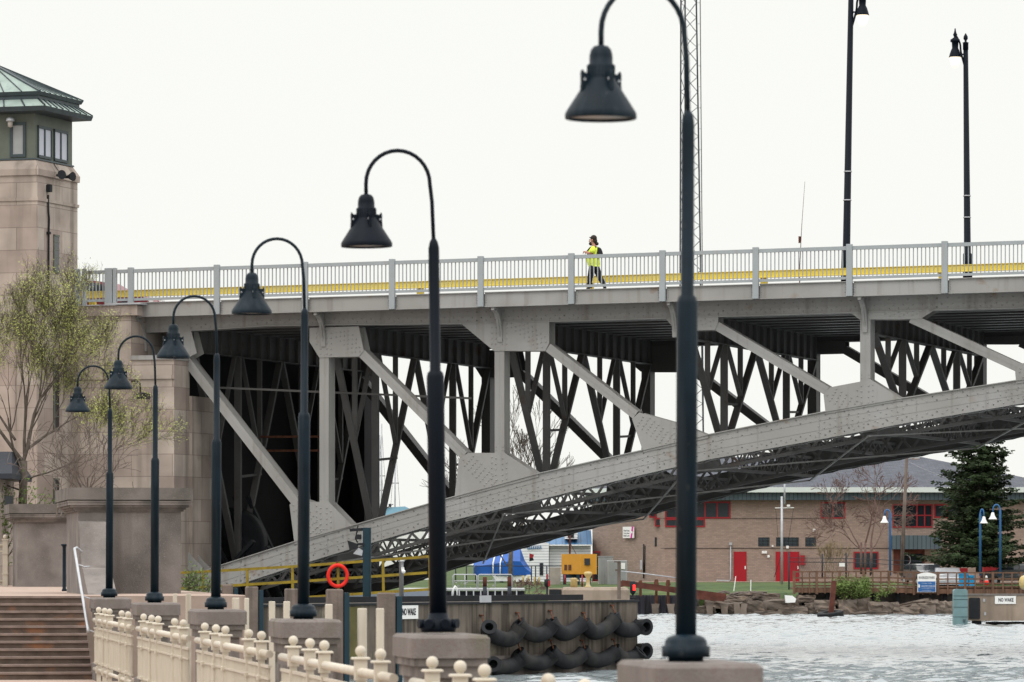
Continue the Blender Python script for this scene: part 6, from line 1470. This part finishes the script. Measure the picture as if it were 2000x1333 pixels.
for k in range(9): grow(m_, P(110+k*8, 1010, 124+k*.3), Vector((rnd.uniform(-.4, .7), 0, 1)).normalized(), 1.2, .025, 3, rnd, tips, .7, .22, .02, 3, .008, .6, 4, .7)
m_.build('stems', 'bark_grey', r)
r = T('hedge_shrub', 'fresh green shrub at the left edge behind the cream landing railing', 'shrub', P(3, 1140, 142)); m_ = M(); tips = []; rnd = random.Random(9)
for k in range(5): grow(m_, P(-12+k*5, 1140, 142), Vector((rnd.uniform(-.2, .2), 0, 1)).normalized(), 1.3, .03, 3, rnd, tips, .5, .1, .05, 3)
m_.build('stems', 'bark', r); m_ = M(); leaves(m_, tips, 6, .06, rnd, .12); m_.build('foliage', 'leaf_bush', r)
# bare tree by the boardwalk
rnd = random.Random(23); Z = 302.; r = T('bare_tree', 'bare leafless tree with reddish twigs in front of the brick station', 'tree', P(1690, 1120, Z)); m_ = M(); tips = []
for xb, d0, L0, rr in ((1690, (0, 0, 1), 2.5, .07), (1681, (-.5, 0, 1), 2.2, .045), (1701, (.15, 0, 1), 2.3, .06), (1703, (.8, .1, .9), 2.0, .035), (1683, (-1.1, -.1, .9), 2.0, .035)):
    m_.tube([P(xb, 1122, Z), P(xb, 1060, Z)], [rr*1.1, rr], 8); grow(m_, P(xb, 1062 if abs(d0[0]) < .3 else 1075, Z), Vector(d0).normalized(), L0, rr, 5, rnd, tips, .75, .13, .03, 3, .014, .6, 4, .68)
m_.build('trunk', 'twig', r)
rnd = random.Random(31); Z = 296.; r = T('bare_tree', 'dark trunked bare tree seen under the arch beside the blue tarpaulin boat', 'tree', P(998, 1145, Z)); m_ = M(); tips = []
m_.tube([P(997, 1162, Z), P(997, 1100, Z), P(999, 1060, Z)], [.17, .15, .13], 9)
for q0, d0, L0, rr in ((P(999, 1062, Z), (-.1, 0, 1), 3.6, .12), (P(998, 1080, Z), (.35, 0, 1), 3.0, .08), (P(997, 1110, Z), (-.9, 0, .9), 1.6, .06), (P(998, 1072, Z), (-.4, .1, 1), 2.6, .07)):
    grow(m_, q0, Vector(d0).normalized(), L0, rr, 5, rnd, tips, .42, .08, .06, 3, .014, .6, 4, .72)
m_.build('trunk', 'bark', r)
rnd = random.Random(3); Z = 286.; r = T('green_bush', 'loose light green bush growing through the boardwalk railing', 'bush', P(1680, 1180, Z)); m_ = M(); tips = []; Z = 281.2
for k in range(14): grow(m_, P(1650+k*4.5, 1178, Z-.1-rnd.random()*.5), Vector((rnd.uniform(-.5, .5), -.1, 1)).normalized(), .75, .025, 2, rnd, tips, .6, .15, .02, 3)
m_.build('stems', 'twig', r); m_ = M(); leaves(m_, tips, 26, .06, rnd, .12); m_.build('foliage', 'leaf_bush', r)
rnd = random.Random(4); r = T('brown_bush', 'bare brown bush on the far quay left of the yellow guard posts', 'bush', P(1030, 1160, 275)); m_ = M(); tips = []; Z = 275.
for k in range(14): grow(m_, P(1003+k*4, 1160, Z+rnd.random()), Vector((rnd.uniform(-.7, .7), 0, 1)).normalized(), .4, .02, 3, rnd, tips, .8, .2, 0, 3, .012)
m_.build('twigs', 'twig', r)
rnd = random.Random(6); r = T('reed_bush', 'dry straw coloured bush behind the chain link fence', 'bush', P(1620, 1110, 293)); m_ = M(); tips = []; Z = 293.
for k in range(12): grow(m_, P(1612+k*2, 1120, Z+rnd.random()), Vector((rnd.uniform(-.4, .4), 0, 1)).normalized(), .8, .02, 3, rnd, tips, .4, .1, .05, 3, .01)
m_.build('twigs', 'straw', r)
# small plants around the yellow walkway
rnd = random.Random(8); r = T('vine', 'small green vine climbing between the big pedestal and yellow walkway', 'vine', P(375, 1180, 120)); m_ = M(); tips = []
for k in range(8): grow(m_, P(362+k*4, 1190, 118), Vector((rnd.uniform(-.2, .3), 0, 1)).normalized(), .5, .01, 2, rnd, tips, .6, .2, .05, 3)
m_.build('stems', 'bark', r); m_ = M(); leaves(m_, tips, 6, .035, rnd, .08); m_.build('foliage', 'leaf_bush', r)
# spruce
def spruce(cx, ytop, ybase, wid, Z, seed, lab):
    rnd = random.Random(seed); r = T('spruce_tree', lab, 'tree', P(cx, ybase, Z)); b = P(cx, ybase, Z); top = P(cx, ytop, Z); H = top.z-b.z; Rm = wid*Z/F/2
    m_ = M(); m_.tube([b, top], [.22, .02], 8); tw = m_; n_ = M(); lm = M()
    for i in range(460):
        h = (i+rnd.random())/460; h = h**1.05; z = b.z+H*(.06+.93*h); rad = Rm*(1-h)**.5*rnd.uniform(.55, 1.12)+.12; a = rnd.uniform(0, 2*math.pi); rad *= .78+.45*noise.noise(Vector((math.cos(a)*1.3, math.sin(a)*1.3, h*7+seed)))+.12
        d = Vector((math.cos(a), math.sin(a), 0)); st = Vector((b.x, b.y, z)); pts = [st]
        for k in range(1, 6): t = k/5; pts.append(st+d*rad*t+Vector((0, 0, -.10*rad*t*2.2+.25*rad*t*t*.9)))
        lm.tube(pts, [.03, .025, .02, .015, .01, .006], 3, False)
        m3 = int(16+rad*22)
        for k in range(m3):
            t = rnd.uniform(.12, 1.0); s0 = t*5; i0 = min(4, int(s0)); p = pts[i0].lerp(pts[i0+1], s0-i0)
            side = d.cross(Vector((0, 0, 1)))*rnd.uniform(-1, 1)*rad*.3*(1.15-t); c = p+side+Vector((0, 0, rnd.uniform(-.16, .04)))
            dr = (d*.6+side.normalized()*.8+Vector((0, 0, rnd.uniform(-.5, .1)))).normalized() if side.length > 1e-4 else d
            u = Vector((rnd.gauss(0, 1), rnd.gauss(0, 1), rnd.gauss(0, 1))); u = (u-dr*u.dot(dr)).normalized(); n_.quad(c, dr, u, rnd.uniform(.08, .18), rnd.uniform(.025, .055))
    tw.build('trunk', 'bark', r); lm.build('branches', 'bark', r); n_.build('foliage', 'needle', r)
spruce(1912, 785, 1120, 250, 303, 2, 'large dark green spruce beside the brick station at the right edge')
